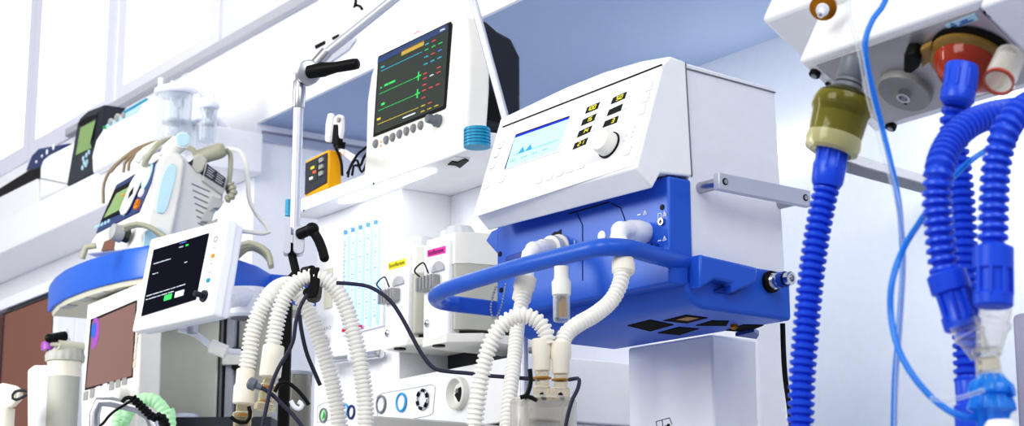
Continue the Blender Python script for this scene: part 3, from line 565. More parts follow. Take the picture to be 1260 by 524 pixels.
# ------------------------------------------------------------------ the two vaporisers
def vaporiser(hv, fx0, fx1, ytop, ybot, side_r, name, lab, lm, word, lq, cap, lev, scr_pts, base):
    F = A.at(0, 0, hv); x0 = F.uv(fx0[0], fx0[1])[0]; x1 = F.uv(fx1[0], fx1[1])[0]; yt = F.uv(*ytop)[1]; yb = F.uv(*ybot)[1]; dep = hv - hbk_a
    t = thing('vaporizer', lab, 'vaporizer', F.W((x0 + x1) / 2, yb, -dep / 2))
    w_ = x1 - x0; ym = yt - (yt - yb) * .30
    mb = MB('offwhite'); ch = .02
    gp = -(hv - hc) + .001; xs = max(x0 - .005, xc0 + .004)
    top = [(x0 - .006, gp), (x0 + .005, 0), (x1 - .004, 0), (x1 + .012, -.02), (x1 + .03, -.10), (x1 + .02, -dep + .002), (xs, -dep + .002), (xs, gp)]
    mb.loft([[F.W(x, y, h) for x, h in top] for y in (ym - .001, yt)]); body = mb.obj('upper_body', t, .006, 3)
    low = [(x0 - .005, gp), (x0 + .004, -.002), (x1 - .005, -.002), (x1 + .011, -.021), (x1 + .028, -.10), (x1 + .018, -dep + .002), (xs + .001, -dep + .002), (xs + .001, gp)]
    mb = MB('warm_grey'); mb.loft([[F.W(x, y, h) for x, h in low] for y in (yb + .012, ym)]); mb.obj('lower_body', t, .003)
    mb = MB('white'); mb.box(F, x0 + .006, x1 - .014, yb, yt - .012, -.02, .008); fp = mb.obj('front_panel', t, .005, 3)
    FF = F.at(0, 0, .008)
    cxp = (cap[0] + cap[1]) / 2; rr = mm(cap[1] - cap[0], F.o.y + .15) / 2; TF = F.top(yt); ctr = (x0 + x1) / 2 + .004
    n = 48; mb = MB('grey_light'); hh = rr * .62; rings = []
    for h_, r_ in ((0, rr * .98), (hh * .75, rr * .98), (hh, rr * .86)):
        rings.append([TF.W(ctr + (r_ * (1 if k % 4 < 2 else .95)) * math.cos(2 * math.pi * k / n), .04 + (r_ * (1 if k % 4 < 2 else .95)) * math.sin(2 * math.pi * k / n), h_) for k in range(n)])
    mb.loft(rings); mb.lathe(TF, ctr, .04, [(rr * .8, hh), (rr * .78, hh * 1.2)]); dial = mb.obj('control_dial', t)
    mb = MB('white'); c = TF.W(ctr - rr * .6, .04 - rr * .8, hh * .45); mb.lathe(F.at(*[0, 0, 0]), 0, 0, [(.0001, -1), (.0001, -1.0001)], n=4) if False else mb.ball(c, .008); mb.obj('dial_lock', dial)
    us = [FF.uv(*p) for p in lq]; mb = MB(lm); mb.prism(FF, us, 0, .0012); lb_ = mb.obj('drug_label', fp)
    c = sum((Vec(u_) for u_ in us), Vec((0, 0))) / 4; d = (Vec(us[1]) - Vec(us[0]));
    mb = MB('ink'); LFr = Fr(FF.W(c.x, c.y, .0014), FF.ex * d.x + FF.ey * d.y, FF.ey); mb.text(LFr, 0, 0, word, d.length / len(word) * 2.15, .0004); mb.obj('lettering', lb_)
    u_ = FF.uv(*lev); mb = MB('line_grey'); rl_ = w_ * .2
    pts = [(u_[0] + rl_ * math.cos(a), u_[1] + rl_ * .9 * math.sin(a)) for a in [math.pi * k / 10 for k in range(11)]]; mb.prism(FF, pts, 0, .004); mb.obj('recess_shade', fp, .001)  # raised grey half disc; shade of a recess put into its colour
    mb = MB('valve_grey'); ys = u_[1] - .018; u_ = (u_[0] - w_ * .12, u_[1]); mb.box(FF, u_[0] - w_ * .42, u_[0] + w_ * .16, ys - .014, ys + .012, 0, .016); clp = mb.obj('lock_lever', fp, .002)
    mb = MB('steel')
    for k in range(5): mb.box(FF, u_[0] - w_ * .36 + k * w_ * .11, u_[0] - w_ * .31 + k * w_ * .11, ys - .012, ys + .012, .016, .018)
    mb.obj('lever_ribs', clp)
    mb = MB('black'); mb.tube([FF.W(u_[0] - w_ * .3, ys + .012, .012), FF.W(u_[0] - w_ * .38, ys + .026, .02), FF.W(u_[0] - w_ * .1, ys + .036, .02), FF.W(u_[0] + w_ * .05, ys + .014, .018)], .0016, n=6); mb.obj('tether', clp)
    s_ = FF.uv(*scr_pts); mb = MB('chrome'); mb.lathe(FF, *s_, [(.0075, 0), (.0075, .002), (.005, .004)], n=16); sc_ = mb.obj('screw', fp)
    mb = MB('ink'); mb.box(FF, s_[0] - .004, s_[0] + .004, s_[1] - .0008, s_[1] + .0008, .004, .0045); mb.obj('screw_slot', sc_)
    mb = MB('offwhite'); BFm = F.top(yb); mb.loft([[F.W(x, y, h) for x, h in ((x0 - .006, gp), (x0 + .012, .012), (x1 - .012, .012), (x1 + .03, -.04), (x1 + .03, -.1), (x1 + .02, -dep + .01), (xs, -dep + .01), (xs, gp))] for y in (yb - .012, yb + .004)]); ft = mb.obj('foot_plate', t, .004)
    mb = MB('ink'); U_ = F.under(yb - .012); mb.lathe(U_, (x0 + x1) / 2, .002, [(.012, 0), (.012, .003), (.006, .003)], n=16); mb.obj('drain_hole', ft)
    return t
vaporiser(hc + .03, (477, 370), (511, 370), (497, 306), (480, 424), 0, 'v', 'grey and white vaporizer with a yellow drug label', 'label_yellow', 'Sevoflurane', [(478.5, 332.5), (499.3, 326.5), (499.3, 317.8), (478.5, 323.5)], (496, 541), (491, 351), (477, 410), None)
vaporiser(hc + .075, (523, 350), (561, 350), (545, 290), (540, 417), 0, 'v', 'grey and white vaporizer with a pink drug label', 'label_pink', 'Isoflurane', [(526.3, 316.5), (548.5, 311), (548.5, 302.3), (526.3, 308)], (544, 582), (540, 334), (526, 398), None)
# ------------------------------------------------------------------ patient monitor on the shelf
M_ = face(573, 160, 3.36, -950, (459.7, 166), (466, 71))
mt = thing('patient_monitor', 'white patient monitor with dark trace screen and knob on the lit shelf', 'monitor', M_.W(M_.uv(510, 180)[0], y1 - (M_.o.z - A.o.z), -.08))
yS = (A.o.z + y1 - M_.o.z) / M_.ey.z
o_ = [(449.5, 182), (451, 125), (456, 92), (463, 73), (479, 61), (551, 24), (562, 19), (571, 20), (575, 27), (577.5, 59), (576.5, 108), (573.5, 150)]
uv = [M_.uv(*p) for p in o_]; uv += [(uv[-1][0], yS + .001), (uv[0][0] - .002, yS + .001)]
mb = MB('offwhite'); mb.prism(M_, uv, -.05, 0); mb.obj('bezel', mt, .008, 3, 50)
MS = M_.side(M_.uv(575, 100)[0] - .004)
sp_ = [(596, 23), (613, 38), (630, 47), (641, 70), (641.5, 140), (628, 165), (586, 158)]
pr = [MS.uv(*p) for p in sp_]; wid = uv[-2][0] - uv[-1][0]
pr = [(a_, max(b_, yS + .002)) for a_, b_ in pr]
mb = MB('charcoal'); mb.loft([[MS.W(a_, b_, h_) for a_, b_ in pr] for h_ in (0, -wid + .01)]); bk = mb.obj('rear_housing', mt, .008, 3)
mb = MB('soft_black'); q_ = [(581.5, 98), (616, 110), (616, 152), (580, 152)]; mb.poly(MS, [(592, 107), (615, 115), (615, 150), (592, 145)], 0, .002); mb.obj('battery_cover', bk, .0005)
mb = MB('black'); mb.poly(M_, [(465.4, 69.5), (554, 26.5), (556, 30), (548, 131.5), (546.5, 134), (459, 168.5)], 0, .002); bzl = mb.obj('screen_surround', mt)
mb = MB('screen_grey'); mb.poly(M_, [(466.6, 72), (552.5, 30), (546, 130.5), (460.8, 165)], .001, .003); sc = mb.obj('display', mt)
def quad_fr(q): return [Vec(M_.uv(*p)) for p in q]
TL, TR, BR, BL = quad_fr([(466.6, 72), (552.5, 30), (546, 130.5), (460.8, 165)])
def sm(u, v): a = TL.lerp(TR, u); b = BL.lerp(BR, u); return a.lerp(b, v)
def sbox(mb, u0, u1, v0, v1, m): mb.prism(M_, [sm(u0, v0)[:], sm(u1, v0)[:], sm(u1, v1)[:], sm(u0, v1)[:]], .003, .0036, m)
mb = MB('tr_head'); sbox(mb, .0, 1, 0, .075, 'tr_head'); sbox(mb, .36, .68, .055, .125, 'tr_banner')
mb.obj('header_bar', sc)
for v, m in ((.2, 'tr_cyan'), (.5, 'tr_green'), (.72, 'tr_green'), (.9, 'tr_yellow')):
    mb = MB(m); sbox(mb, .06, .66, v - .0025, v + .0025, m)
    if v == .2: sbox(mb, .06, .11, v - .055, v - .04, m)
    if v == .5: sbox(mb, .07, .09, v - .085, v - .065, m); sbox(mb, .13, .19, v - .095, v - .07, m); sbox(mb, .2, .29, v - .095, v - .07, m)
    if v == .72: sbox(mb, .1, .15, v - .08, v - .05, m)
    if v == .9: sbox(mb, .05, .1, v - .08, v - .055, m)
    if m == 'tr_green': sbox(mb, .625, .64, v - .06, v + .05, m); sbox(mb, .6, .67, v - .012, v + .004, m)
    mb.obj('trace', sc)
rnd = random.Random(3)
for v, cols in ((.13, ['tr_cyan', 'tr_red']), (.2, ['tr_green', 'tr_green', 'tr_green']), (.29, ['tr_cyan', 'tr_red', 'tr_blue']), (.38, ['tr_cyan', 'tr_cyan', 'tr_cyan']), (.5, ['tr_red', None, 'tr_red']), (.56, ['tr_red', 'tr_white', 'tr_red']), (.64, ['tr_red']), (.71, ['tr_red', 'tr_red', 'tr_red']), (.8, ['tr_red', None]), (.9, ['tr_yellow', 'tr_red']), (.97, ['tr_yellow', 'tr_yellow', 'tr_yellow'])):
    for i, m in enumerate(cols):
        if m:
            mb = MB(m); u_ = .7 + .095 * i
            for k in range(3): sbox(mb, u_ + k * .02, u_ + .011 + k * .02, v - .006 - .004 * (k % 2), v + .006, m)
            mb.obj('reading', sc)
sbox_ = MB('tr_blue'); 
for v in (.09,):
    sbox(sbox_, .9, .97, .03, .055, 'tr_white'); sbox(sbox_, .03, .09, .03, .055, 'tr_blue'); sbox(sbox_, .44, .62, .945, .96, 'tr_white')
sbox_.obj('status_marks', sc)
for p in [(464, 177), (477, 172.5), (485, 169), (493.5, 165), (502, 161.6), (510.5, 158), (519.5, 154.4)]:
    u = M_.uv(p[0] - 1, p[1]); mb = MB('mid_grey'); mb.lathe(M_, *u, [(.0082, 0), (.0082, .003), (.006, .006)], n=18, sy=1.15); mb.obj('button', mt)
u = M_.uv(540, 149); mb = MB('btn_dark'); mb.lathe(M_, *u, [(.013, 0), (.013, .008), (.0095, .010), (.009, .026), (.0075, .028)]); mb.obj('rotary_knob', mt)
for p in ((469, 174.5), (469, 179.5)):
    mb = MB('orange'); mb.lathe(M_, *M_.uv(*p), [(.0025, 0), (.0025, .001)], n=10); mb.obj('indicator', mt)
mb = MB('tr_red'); mb.poly(M_, [(509, 41), (516, 37.5), (516, 38.5), (509, 42)], 0, .001); mb.obj('alarm_mark', mt)
# ------------------------------------------------------------------ yellow meter with clip sensor
O = face(389, 237, 3.8, -950); Of = floor_pt(O.o)
ys = (A.o.z + y1 - O.o.z)
ot = thing('handheld_meter', 'yellow handheld meter with dark front standing on the lit shelf', 'meter', O.W(O.uv(395, 230)[0], ys, -.03))
x0, x1 = O.uv(374, 240)[0], O.uv(403, 225)[0]; yt_ = O.uv(402, 184)[1]; ytl = O.uv(373, 197)[1]
mb = MB('yellow'); mb.prism(O, [(x0, ys), (x1, ys), (x1, yt_), (x0, yt_ - .004)], -.035, 0); mb.obj('case', ot, .006, 3)
mb = MB('dark_grey'); mb.prism(O, [(x0 + .008, ys + .004), (x1 - .002, ys + .012), (x1 - .002, yt_ - .008), (x0 + .008, yt_ - .012)], 0, .003); fpn = mb.obj('front_plate', ot, .001)
w_ = x1 - x0; hgt_ = yt_ - ys
mb = MB('lcd_off'); mb.box(O, x0 + w_ * .26, x0 + w_ * .62, ys + hgt_ * .3, ys + hgt_ * .78, .003, .004); wn = mb.obj('readout', fpn)
for i, (a_, b_, m) in enumerate(((.3, .45, 'offwhite'), (.45, .58, 'tr_red'), (.35, .5, 'tr_yellow'))):
    mb = MB(m); mb.box(O, x0 + w_ * a_, x0 + w_ * b_, ys + hgt_ * (.36 + .13 * i), ys + hgt_ * (.43 + .13 * i), .004, .005); mb.obj('reading', wn)
for i in range(3):
    mb = MB('valve_grey'); yy = ys + hgt_ * (.36 + .17 * i); mb.rrect(O, x0 + w_ * .72, x0 + w_ * .9, yy, yy + hgt_ * .11, .003, .003, .007); mb.obj('key', fpn)
ct_ = thing('clip_sensor', 'white clip sensor with black stem above the yellow meter', 'sensor', O.W(O.uv(409, 184)[0], yt_, -.02))
mb = MB('white'); mb.poly(O, [(399, 174), (400, 152), (403, 139), (407.5, 139), (406, 160), (404, 175)], -.022, -.012); mb.obj('clip_jaw', ct_, .004, 3)
mb = MB('white'); mb.poly(O, [(408, 174), (409, 155), (411, 143), (416, 140), (419, 143), (419, 158), (416, 174)], -.02, -.008); j2 = mb.obj('clip_jaw', ct_, .004, 3)
mb = MB('valve_grey'); mb.lathe(O, *O.uv(413.5, 147), [(.006, -.008), (.006, -.004), (.003, -.004)], n=16); mb.obj('hinge', j2)
mb = MB('black'); mb.poly(O, [(408, 177), (410, 153), (414, 153), (415, 177)], -.018, -.004); mb.obj('grip', ct_, .001)
mb = MB('black'); mb.cyl(O.W(O.uv(409, 180)[0], yt_ - .0, -.018), O.W(O.uv(410, 174)[0], O.uv(410, 173)[1], -.018), .011); mb.obj('stem', ct_)
mb = MB('white'); TG = face(427, 190, 3.7, 200); mb.poly(TG, [(416, 186), (421, 181.5), (437, 191), (432, 198.5)], -.001, 0); tg_ = tag(mb.obj('cable_tag'), 'small white paper tag on the black wires by the yellow meter', 'tag')
def wire(name, pts, Y, r, m, lab, cat='cable', grp=None, parent=None, nm=None):
    mb = MB(m); mb.tube(px_path(pts, Y), r, n=10, step=r * 2.5); return tag(mb.obj(name), lab, cat, grp)
wire('sensor_lead', [(411, 178), (416, 188), (420, 200), (421, 216)], 3.76, .003, 'black', 'short black lead falling from the clip sensor past the paper tag')
wire('lead_bundle', [(428, 218), (431, 205), (440, 190), (447, 184), (452, 180)], 3.72, .0026, 'black', 'black leads looping beside the patient monitor', grp='leads beside the patient monitor')
wire('lead_bundle', [(433, 216), (436, 203), (443, 205), (447, 195), (452, 188)], 3.7, .0026, 'black', 'black leads looping beside the patient monitor', grp='leads beside the patient monitor')
wire('lead_bundle', [(427, 214), (438, 196), (445, 212), (452, 198)], 3.68, .0026, 'black', 'black leads looping beside the patient monitor', grp='leads beside the patient monitor')
# ------------------------------------------------------------------ jointed stand arm with its hose clip
YP = 2.9; s29 = YP / FPX
st = thing('hinged_arm_stand', 'silver hinged arm on a black post holding the white hoses up', 'stand', floor_pt(P(352, 450, YP)))
T = lambda x, y, dy=0: P(x, y, YP + dy)
mb = MB('alu'); mb.axis(T(362.5, 288), T(367.4, 128), [(0, 6.6 * s29), ((T(362.5, 288) - T(367.4, 128)).length, 6.6 * s29)]); pole = mb.obj('pole', st)
mb = MB('steel'); mb.axis(T(367.3, 133), T(369, 97), [(0, 7.6 * s29), (.002, 8.2 * s29), (.045, 8.2 * s29), (.047, 7.4 * s29)]); mb.obj('pole_sleeve', pole)
mb = MB('steel'); c = T(378, 91); ax = (Vec((.25, -.95, -.12))).normalized()
mb.axis(c - ax * .016, c + ax * .022, [(0, 13 * s29), (.004, 15 * s29), (.013, 15 * s29), (.014, 12.5 * s29), (.026, 12.5 * s29), (.028, 16 * s29), (.036, 16 * s29), (.038, 13 * s29)], n=32); hub = mb.obj('hinge_hub', st)
mb = MB('steel'); mb.axis(c, T(402, 64), [(0, 8 * s29), ((T(402, 64) - c).length, 8.2 * s29)]); mb.obj('arm_sleeve', hub)
mb = MB('alu'); mb.cyl(T(398, 68.5), T(560, -62, -.02), 6.4 * s29, m='alu'); mb.obj('arm', st)
mb = MB('soft_black'); a_ = c + ax * .02; b_ = T(441, 78, -.06); L_ = (b_ - a_).length
mb.axis(a_, b_, [(0, .011), (L_ * .3, .0125), (L_ * .34, .0115), (L_ * .55, .009), (L_ * .9, .0095), (L_ * .98, .0085), (L_, .006)]); mb.obj('clamp_lever', hub)
KL = face(362, 298, YP, 300)
KB = Fr(T(362, 298), Vec((1, .15, 0)), Z)
mb = MB('alu')
for x0, x1 in ((349.5, 358), (361, 375)):
    q = [KB.uv(x0, 280)[0], KB.uv(x1, 280)[0]]; mb2 = MB('alu'); mb2.rrect(KB, q[0], q[1], KB.uv(360, 314)[1], KB.uv(360, 279)[1], .008, -.016, .014); mb2.obj('clamp_block', st, .0015)
mb.bm.free()
mb = MB('soft_black'); mb.cyl(KB.W(*KB.uv(368, 290), .012), KB.W(*KB.uv(383, 286), .03), .009); mb.tube([KB.W(*KB.uv(382, 286.5), .028), KB.W(*KB.uv(389, 296), .03), KB.W(*KB.uv(395, 310), .03), KB.W(*KB.uv(398, 321), .03)], .0078); mb.ball(KB.W(*KB.uv(398, 321), .03), .0078); mb.ball(KB.W(*KB.uv(383, 286.5), .028), .0115); mb.obj('clamp_lever', st)
mb = MB('black'); mb.cyl(T(357, 304), T(365, 338), .0068); mb.ball(T(357, 305), .009); mb.obj('clip_rod', st)
mb = MB('black'); mb.box(Fr(T(352, 400), (1, 0, 0), Z), -.009, .009, -T(352, 400).z, T(352, 345).z - T(352, 400).z, -.009, .009); mb.cyl(T(352, 348), T(364, 337), .007); mb.obj('post', st, .002)
mb = MB('dark_grey'); mb.lathe(Fr(floor_pt(T(352, 400)), (1, 0, 0), (0, 1, 0)), 0, 0, [(.22, 0), (.22, .02), (.05, .05)]); mb.obj('base', st)
yc = 2.775
hc_ = thing('hose_clip', 'black curved clip gripping the white hose loop', 'clip', P(383, 366, yc))
mb = MB('black'); CF = Fr(P(383, 350, yc), (1, 0, 0), Z)
mb.poly(CF, [(381, 331), (383, 329), (393, 328.5), (392.5, 332), (390, 337), (393, 343), (392.5, 353), (391.5, 360), (389, 365), (382, 367), (375, 365), (372, 360), (374, 355), (380, 352), (381.5, 345), (380, 338)], -.03, .018)
mb.obj('clip_body', hc_, .003)
mb = MB('black'); mb.tube(px_path([(365, 337, YP), (374, 333, 2.86), (384, 331, 2.79)][1:], YP), .006); mb.obj('clip_stem', hc_)
# grey mast rising behind the ventilator
mb = MB('alu'); mb.cyl(P(574, -30, 2.98), P(645, 230, 2.98), mm(5.2, 2.98)); mb.cyl(P(645, 228, 2.98), floor_pt(P(645, 228, 2.98)), mm(5.2, 2.98))
tag(mb.obj('drip_mast'), 'thin pale grey mast slanting in front of the patient monitor', 'mast')
# ------------------------------------------------------------------ small tilted display
Dd = face(215, 340, 3.92, -1480, (161.6, 408), (185, 293.6))
dt = thing('tilted_display', 'white tilted display with dark text screen and black knob', 'display', Dd.W(*Dd.uv(215, 400), -.03))
mb = MB('white'); q_ = [(185, 293.6), (281, 268.5), (261.5, 387), (161.6, 408)]
uv = [Dd.uv(*p) for p in q_]; mb.prism(Dd, uv, -.026, 0); mb.obj('front_case', dt, .006, 3)
cx = sum(u[0] for u in uv) / 4; cy = sum(u[1] for u in uv) / 4
mb = MB('white_cool'); mb.loft([[Dd.W(cx + (x - cx) * s_, cy + (y - cy) * s_, h) for x, y in uv] for s_, h in ((.97, -.025), (.97, -.042), (.86, -.055))]); mb.obj('rear_case', dt, .004)
mb = MB('screen_dark'); mb.poly(Dd, [(188.8, 307.3), (256.3, 286.6), (240, 368.4), (173.5, 388.9)], 0, .0025); ds = mb.obj('display', dt)
TL, TR, BR, BL = [Vec(Dd.uv(*p)) for p in [(188.8, 307.3), (256.3, 286.6), (240, 368.4), (173.5, 388.9)]]
def dm(u, v): return TL.lerp(TR, u).lerp(BL.lerp(BR, u), v)
def dbox(mb, u0, u1, v0, v1, m): mb.prism(Dd, [dm(u0, v0)[:], dm(u1, v0)[:], dm(u1, v1)[:], dm(u0, v1)[:]], .0025, .0031, m)
for v, runs in ((.04, ((.52, .64),)), (.1, ((.52, .6),)), (.24, ((.08, .2), (.21, .4))), (.37, ((.68, .73),)), (.4, ((.1, .16), (.18, .2))), (.72, ((.06, .16), (.18, .3), (.31, .36), (.38, .5), (.52, .6), (.62, .78))), (.775, ((.06, .1), (.12, .26), (.28, .33), (.35, .46), (.48, .58)))):
    mb = MB('tr_white' if v != .04 else 'tr_blue')
    for a_, b_ in runs:
        k = a_
        while k < b_: dbox(mb, k, min(b_, k + .010), v - .006 + .003 * (int(k * 100) % 2), v + .007, mb.m); k += .016
    mb.obj('text_line', ds)
mb = MB('tr_green'); dbox(mb, .42, .56, .80, .885, 'tr_green'); mb.obj('green_key', ds)
mb = MB('tr_green'); dbox(mb, .64, .69, .09, .115, 'tr_green'); mb.obj('green_mark', ds)
mb = MB('tr_white'); dbox(mb, .62, .78, .80, .885, 'tr_white'); mb.obj('white_key', ds)
mb = MB('line_grey'); 
for p, m, nm in (((266, 294.5), 'valve_grey', 'bell_key'), ((264, 305), 'line_grey', 'key_button'), ((262.5, 315), 'orange', 'key_button'), ((260.5, 324.5), 'line_grey', 'key_button'), ((258.3, 335), 'line_grey', 'key_button'), ((256.5, 345), 'teal', 'key_button')):
    u = Dd.uv(*p); m2 = MB(m); big = m in ('orange', 'teal')
    if nm == 'bell_key': m2.ring(Dd, *u, .006, .0014, .001)
    else: m2.rrect(Dd, u[0] - (.0065 if big else .005), u[0] + (.0065 if big else .005), u[1] - (.0045 if big else .0015), u[1] + (.0045 if big else .0015), .003, 0, .002)
    m2.obj(nm, dt)
mb.bm.free()
mb = MB('white_cool'); mb.poly(Dd, [(261.5, 287), (270, 284.8), (262, 336), (254, 349)], 0, .0008); mb.obj('key_strip', dt)
u = Dd.uv(251.5, 364.5); mb = MB('charcoal'); mb.lathe(Dd, *u, [(.0135, 0), (.0125, .005), (.006, .006), (.0065, .022), (.006, .026)]); mb.obj('rotary_knob', dt)
mb = MB('steel'); gl = P(237, 408, 4.02); mb.lathe(Fr(P(236.5, 410, 4.03), (1, 0, 0), (0, 1, 0)), 0, 0, [(.012, 0), (.012, .02)]); mb.obj('cable_gland', dt)
wire('display_cord', [(220, 405), (236, 409), (246, 415), (262, 427), (282, 432), (296, 433)], 4.05, .0072, 'white_cool', 'pale cable with a bead leaving the tilted display')
mb = MB('offwhite'); a_, b_ = P(258, 425, 4.04), P(281, 434, 4.04); mb.axis(a_, b_, [(0, .008), (.003, .0155), (.04, .0155), (.043, .008)]); 
for o_ in bpy.data.objects:
    if o_.name == 'display_cord': dc = o_
mb.obj('ferrite_bead', dc)
# swivel bracket behind the display
sb = thing('swivel_bracket', 'pale round swivel joint joining the tilted display to the machine', 'bracket', P(300, 390, 4.25))
Sf = Fr(P(300, 391, 4.25), (1, 0, 0), (0, 1, 0))
mb = MB('white_cool'); mb.lathe(Sf, 0, 0, [(.036, 0), (.043, .006), (.043, .04), (.039, .042), (.039, .062), (.034, .066)], n=36); mb.obj('swivel_drum', sb)
mb = MB('mid_grey'); mb.lathe(Sf, 0, 0, [(.03, -.003), (.033, .002)], n=30); mb.obj('drum_underside', sb)
mb = MB('white_cool'); mb.tube([P(276, 368, 4.0), P(288, 365, 4.12), P(302, 364, 4.25), P(318, 364, 4.42), P(324, 366, 4.56)], .024, n=14); mb.obj('arm', sb)
# ------------------------------------------------------------------ left anaesthesia machine with blue table edge
YL = 4.45
G = face(150, 351, YL, -950); UG = G.under(0); zG = -G.o.z
xg0 = UG.uv(60, 382.5)[0]; xg1 = UG.uv(285, 310)[0]; dpt = .44
lm = thing('anaesthesia_workstation', 'white workstation with arched blue table edge and brown reflecting screen', 'medical machine', floor_pt(G.W((xg0 + xg1) / 2, 0, -.2)))
yt2 = G.uv(180, 301.5)[1]; TG_ = G.top(yt2)
bow = [TG_.uv(*p) for p in [(60, 349), (66, 341), (78, 332), (92, 325.5), (107, 319.5), (126, 313.5), (150, 307), (180, 301.5), (215, 300), (255, 307), (292, 318), (318, 327), (335, 337)]]
b0, b1 = bow[0], bow[-1]
plan = bow + [(b1[0] + .015, b1[1] + .10), (b1[0] - .02, b1[1] + .25), (b0[0] + .02, b0[1] + .25)]
cxp = sum(p[0] for p in plan) / len(plan); cyp = sum(p[1] for p in plan) / len(plan)
def plan_ring(y, k=1.0): return [G.W(cxp + (x - cxp) * k, y, -(cyp + (v - cyp) * k)) for x, v in plan]
mb = MB('blue'); mb.loft([plan_ring(0, .995), plan_ring(.01), plan_ring(yt2 - .012), plan_ring(yt2, .985)]); tb = mb.obj('blue_table_edge', lm, .002, 2, 50, sharp=50)
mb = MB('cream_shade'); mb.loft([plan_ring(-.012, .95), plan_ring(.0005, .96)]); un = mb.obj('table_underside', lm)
for p in ((82, 371), (104, 362), (126, 355), (150, 350)):
    x, h = UG.uv(p[0], p[1]); mb = MB('grey'); mb.box(G, x - .03, x + .03, -.014, -.011, h - .02, h + .01); mb.obj('underside_slot', un)
# framed brown screen that leans back under the table
LMf = face(107, 376, YL + .15, -950, (95, 524), (107.5, 375))
lz = (zG + G.o.z - LMf.o.z)
mb = MB('offwhite'); mb.poly(LMf, [(107, 374), (173, 347), (168, 500), (166, 530), (95, 560)], -.06, 0); fr_ = mb.obj('screen_frame', lm, .006)
mb = MB('black'); mb.poly(LMf, [(111.5, 393), (168, 369), (162.5, 464), (104, 480)], 0, .002); mb.obj('screen_border', fr_)
mb = MB('brown_glass'); mb.poly(LMf, [(113.5, 395), (167, 372), (161.8, 462.5), (105.5, 477.5)], .001, .003); gs = mb.obj('screen', fr_)
mb = MB('purple'); u = LMf.uv(117.5, 410); r = .04; pts = [(u[0] + r * .8 * math.cos(a), u[1] + r * math.sin(a)) for a in [-1.9 + 3.9 * k / 16 for k in range(17)]]; mb.prism(LMf, pts, .003, .0034); mb.prism(LMf, [(u[0] - .005 + r * .42 * math.cos(a), u[1] + .008 + r * .5 * math.sin(a)) for a in [6.283 * k / 16 for k in range(16)]], .0034, .0038, 'blue'); mb.obj('screen_circle', gs)  # purple part disc with a smaller blue disc, laid flat on the glass
kp = [(0, 0)]
for r_ in range(2):
    for c_ in range(7):
        px_ = 106 + c_ * 8 + (0 if r_ == 0 else -1); py_ = 487 - c_ * 3.2 + r_ * 14
        u = LMf.uv(px_, py_); mb = MB('valve_grey' if r_ == 0 and c_ not in (2, 3) else 'white_cool'); mb.rrect(LMf, u[0] - .0135, u[0] + .0135, u[1] - .011, u[1] + .011, .002, 0, .0025); mb.obj('keypad_key', fr_)
for r_ in range(5):
    u = LMf.uv(169.5 - r_ * .9, 408 + r_ * 10); mb = MB('cream_shade'); mb.rrect(LMf, u[0] - .006, u[0] + .006, u[1] - .0085, u[1] + .0085, .002, 0, .0025); mb.obj('side_key', fr_)
u = LMf.uv(157, 485.5); mb = MB('offwhite'); mb.lathe(LMf, *u, [(.014, 0), (.014, .02), (.012, .023)]); mb.obj('rotary_knob', fr_)
# grey pillar right of the screen
G2 = Fr(P(220, 440, 4.62), (1, -.06, 0), Z); zP = -G2.o.z; dz_ = G.o.z - G2.o.z; x0, x1 = G2.uv(173, 440)[0], G2.uv(268, 440)[0]
mb = MB('pillar'); mb.box(G2, x0 + .02, x1, zP, dz_ - .012, -.25, 0); mb.prism(G2, [(x0, zP), (x0 + .02, zP), (x0 + .024, dz_ - .012), (x0, dz_ - .012)], -.24, .006, 'pillar_light'); mb.obj('pillar', lm, .004)
mb = MB('white_cool'); x2 = G2.uv(277, 440)[0]; mb.box(G2, x1 + .004, x1 + .012, zP, dz_ - .05, -.15, -.004, 'mid_grey'); mb.box(G2, x1 + .02, x1 + .04, zP, dz_ - .03, -.15, 0, 'line_grey'); mb.box(G2, x1 + .045, x1 + .13, zP, dz_ - .02, -.2, -.03, 'warm_grey'); mb.obj('side_rail', lm, .002)
mb = MB('offwhite'); q = G2.uv(280, 446); mb.box(G2, x1 + .015, x1 + .07, q[1] - .008, q[1] + .022, 0, .02); mb.obj('rail_clamp', lm, .002)
mb = MB('black'); q = G2.uv(292, 440); mb.box(G2, q[0] - .012, q[0] + .03, q[1] - .03, q[1] + .025, -.02, .012); mb.obj('rail_plug', lm, .002)
mb = MB('dark_grey'); q = G2.uv(215, 513, .1); mb.box(G2, x0 + .02, x1 + .16, q[1] - .12, q[1], -.02, .1); mb.obj('lower_ledge', lm, .003)
mb = MB('white_cool'); mb.lathe(G2.top(q[1]), G2.uv(231, 515)[0], -.06, [(.04, 0), (.04, .01)]); mb.obj('ledge_cap', lm)
# brown glazed cupboard far behind
F = face(40, 420, 5.9, -950); x0, x1 = F.uv(-30, 430)[0], F.uv(72, 430)[0]; yt_ = F.uv(35, 368)[1]
cb = thing('glazed_cupboard', 'tall cupboard with brown glazed door and pale frame by the far wall', 'cupboard', floor_pt(F.W((x0 + x1) / 2, 0, -.1)))
xa, xb_ = F.uv(3, 430)[0], F.uv(64, 430)[0]
mb = MB('white_cool'); mb.frame(F, x0 - .3, x1, -F.o.z, yt_ + .03, .035, -.05, .01); mb.box(F, x0 - .3, x1, -F.o.z, yt_ + .03, -.2, -.05); mb.obj('frame', cb, .003)
mb = MB('fuse_brown'); mb.box(F, xa, xb_, -F.o.z + .05, yt_ - .02, -.05, .0); dr = mb.obj('door', cb, .002)
mb = MB('dark_grey'); mb.frame(F, xa - .006, xb_ + .006, -F.o.z + .045, yt_ - .014, .006, -.05, .004); mb.obj('door_seal', dr)
mb = MB('fuse_brown'); mb.box(F, x0 - .25, xa - .06, -F.o.z + .05, yt_ - .02, -.05, 0); mb.obj('door', cb, .002)
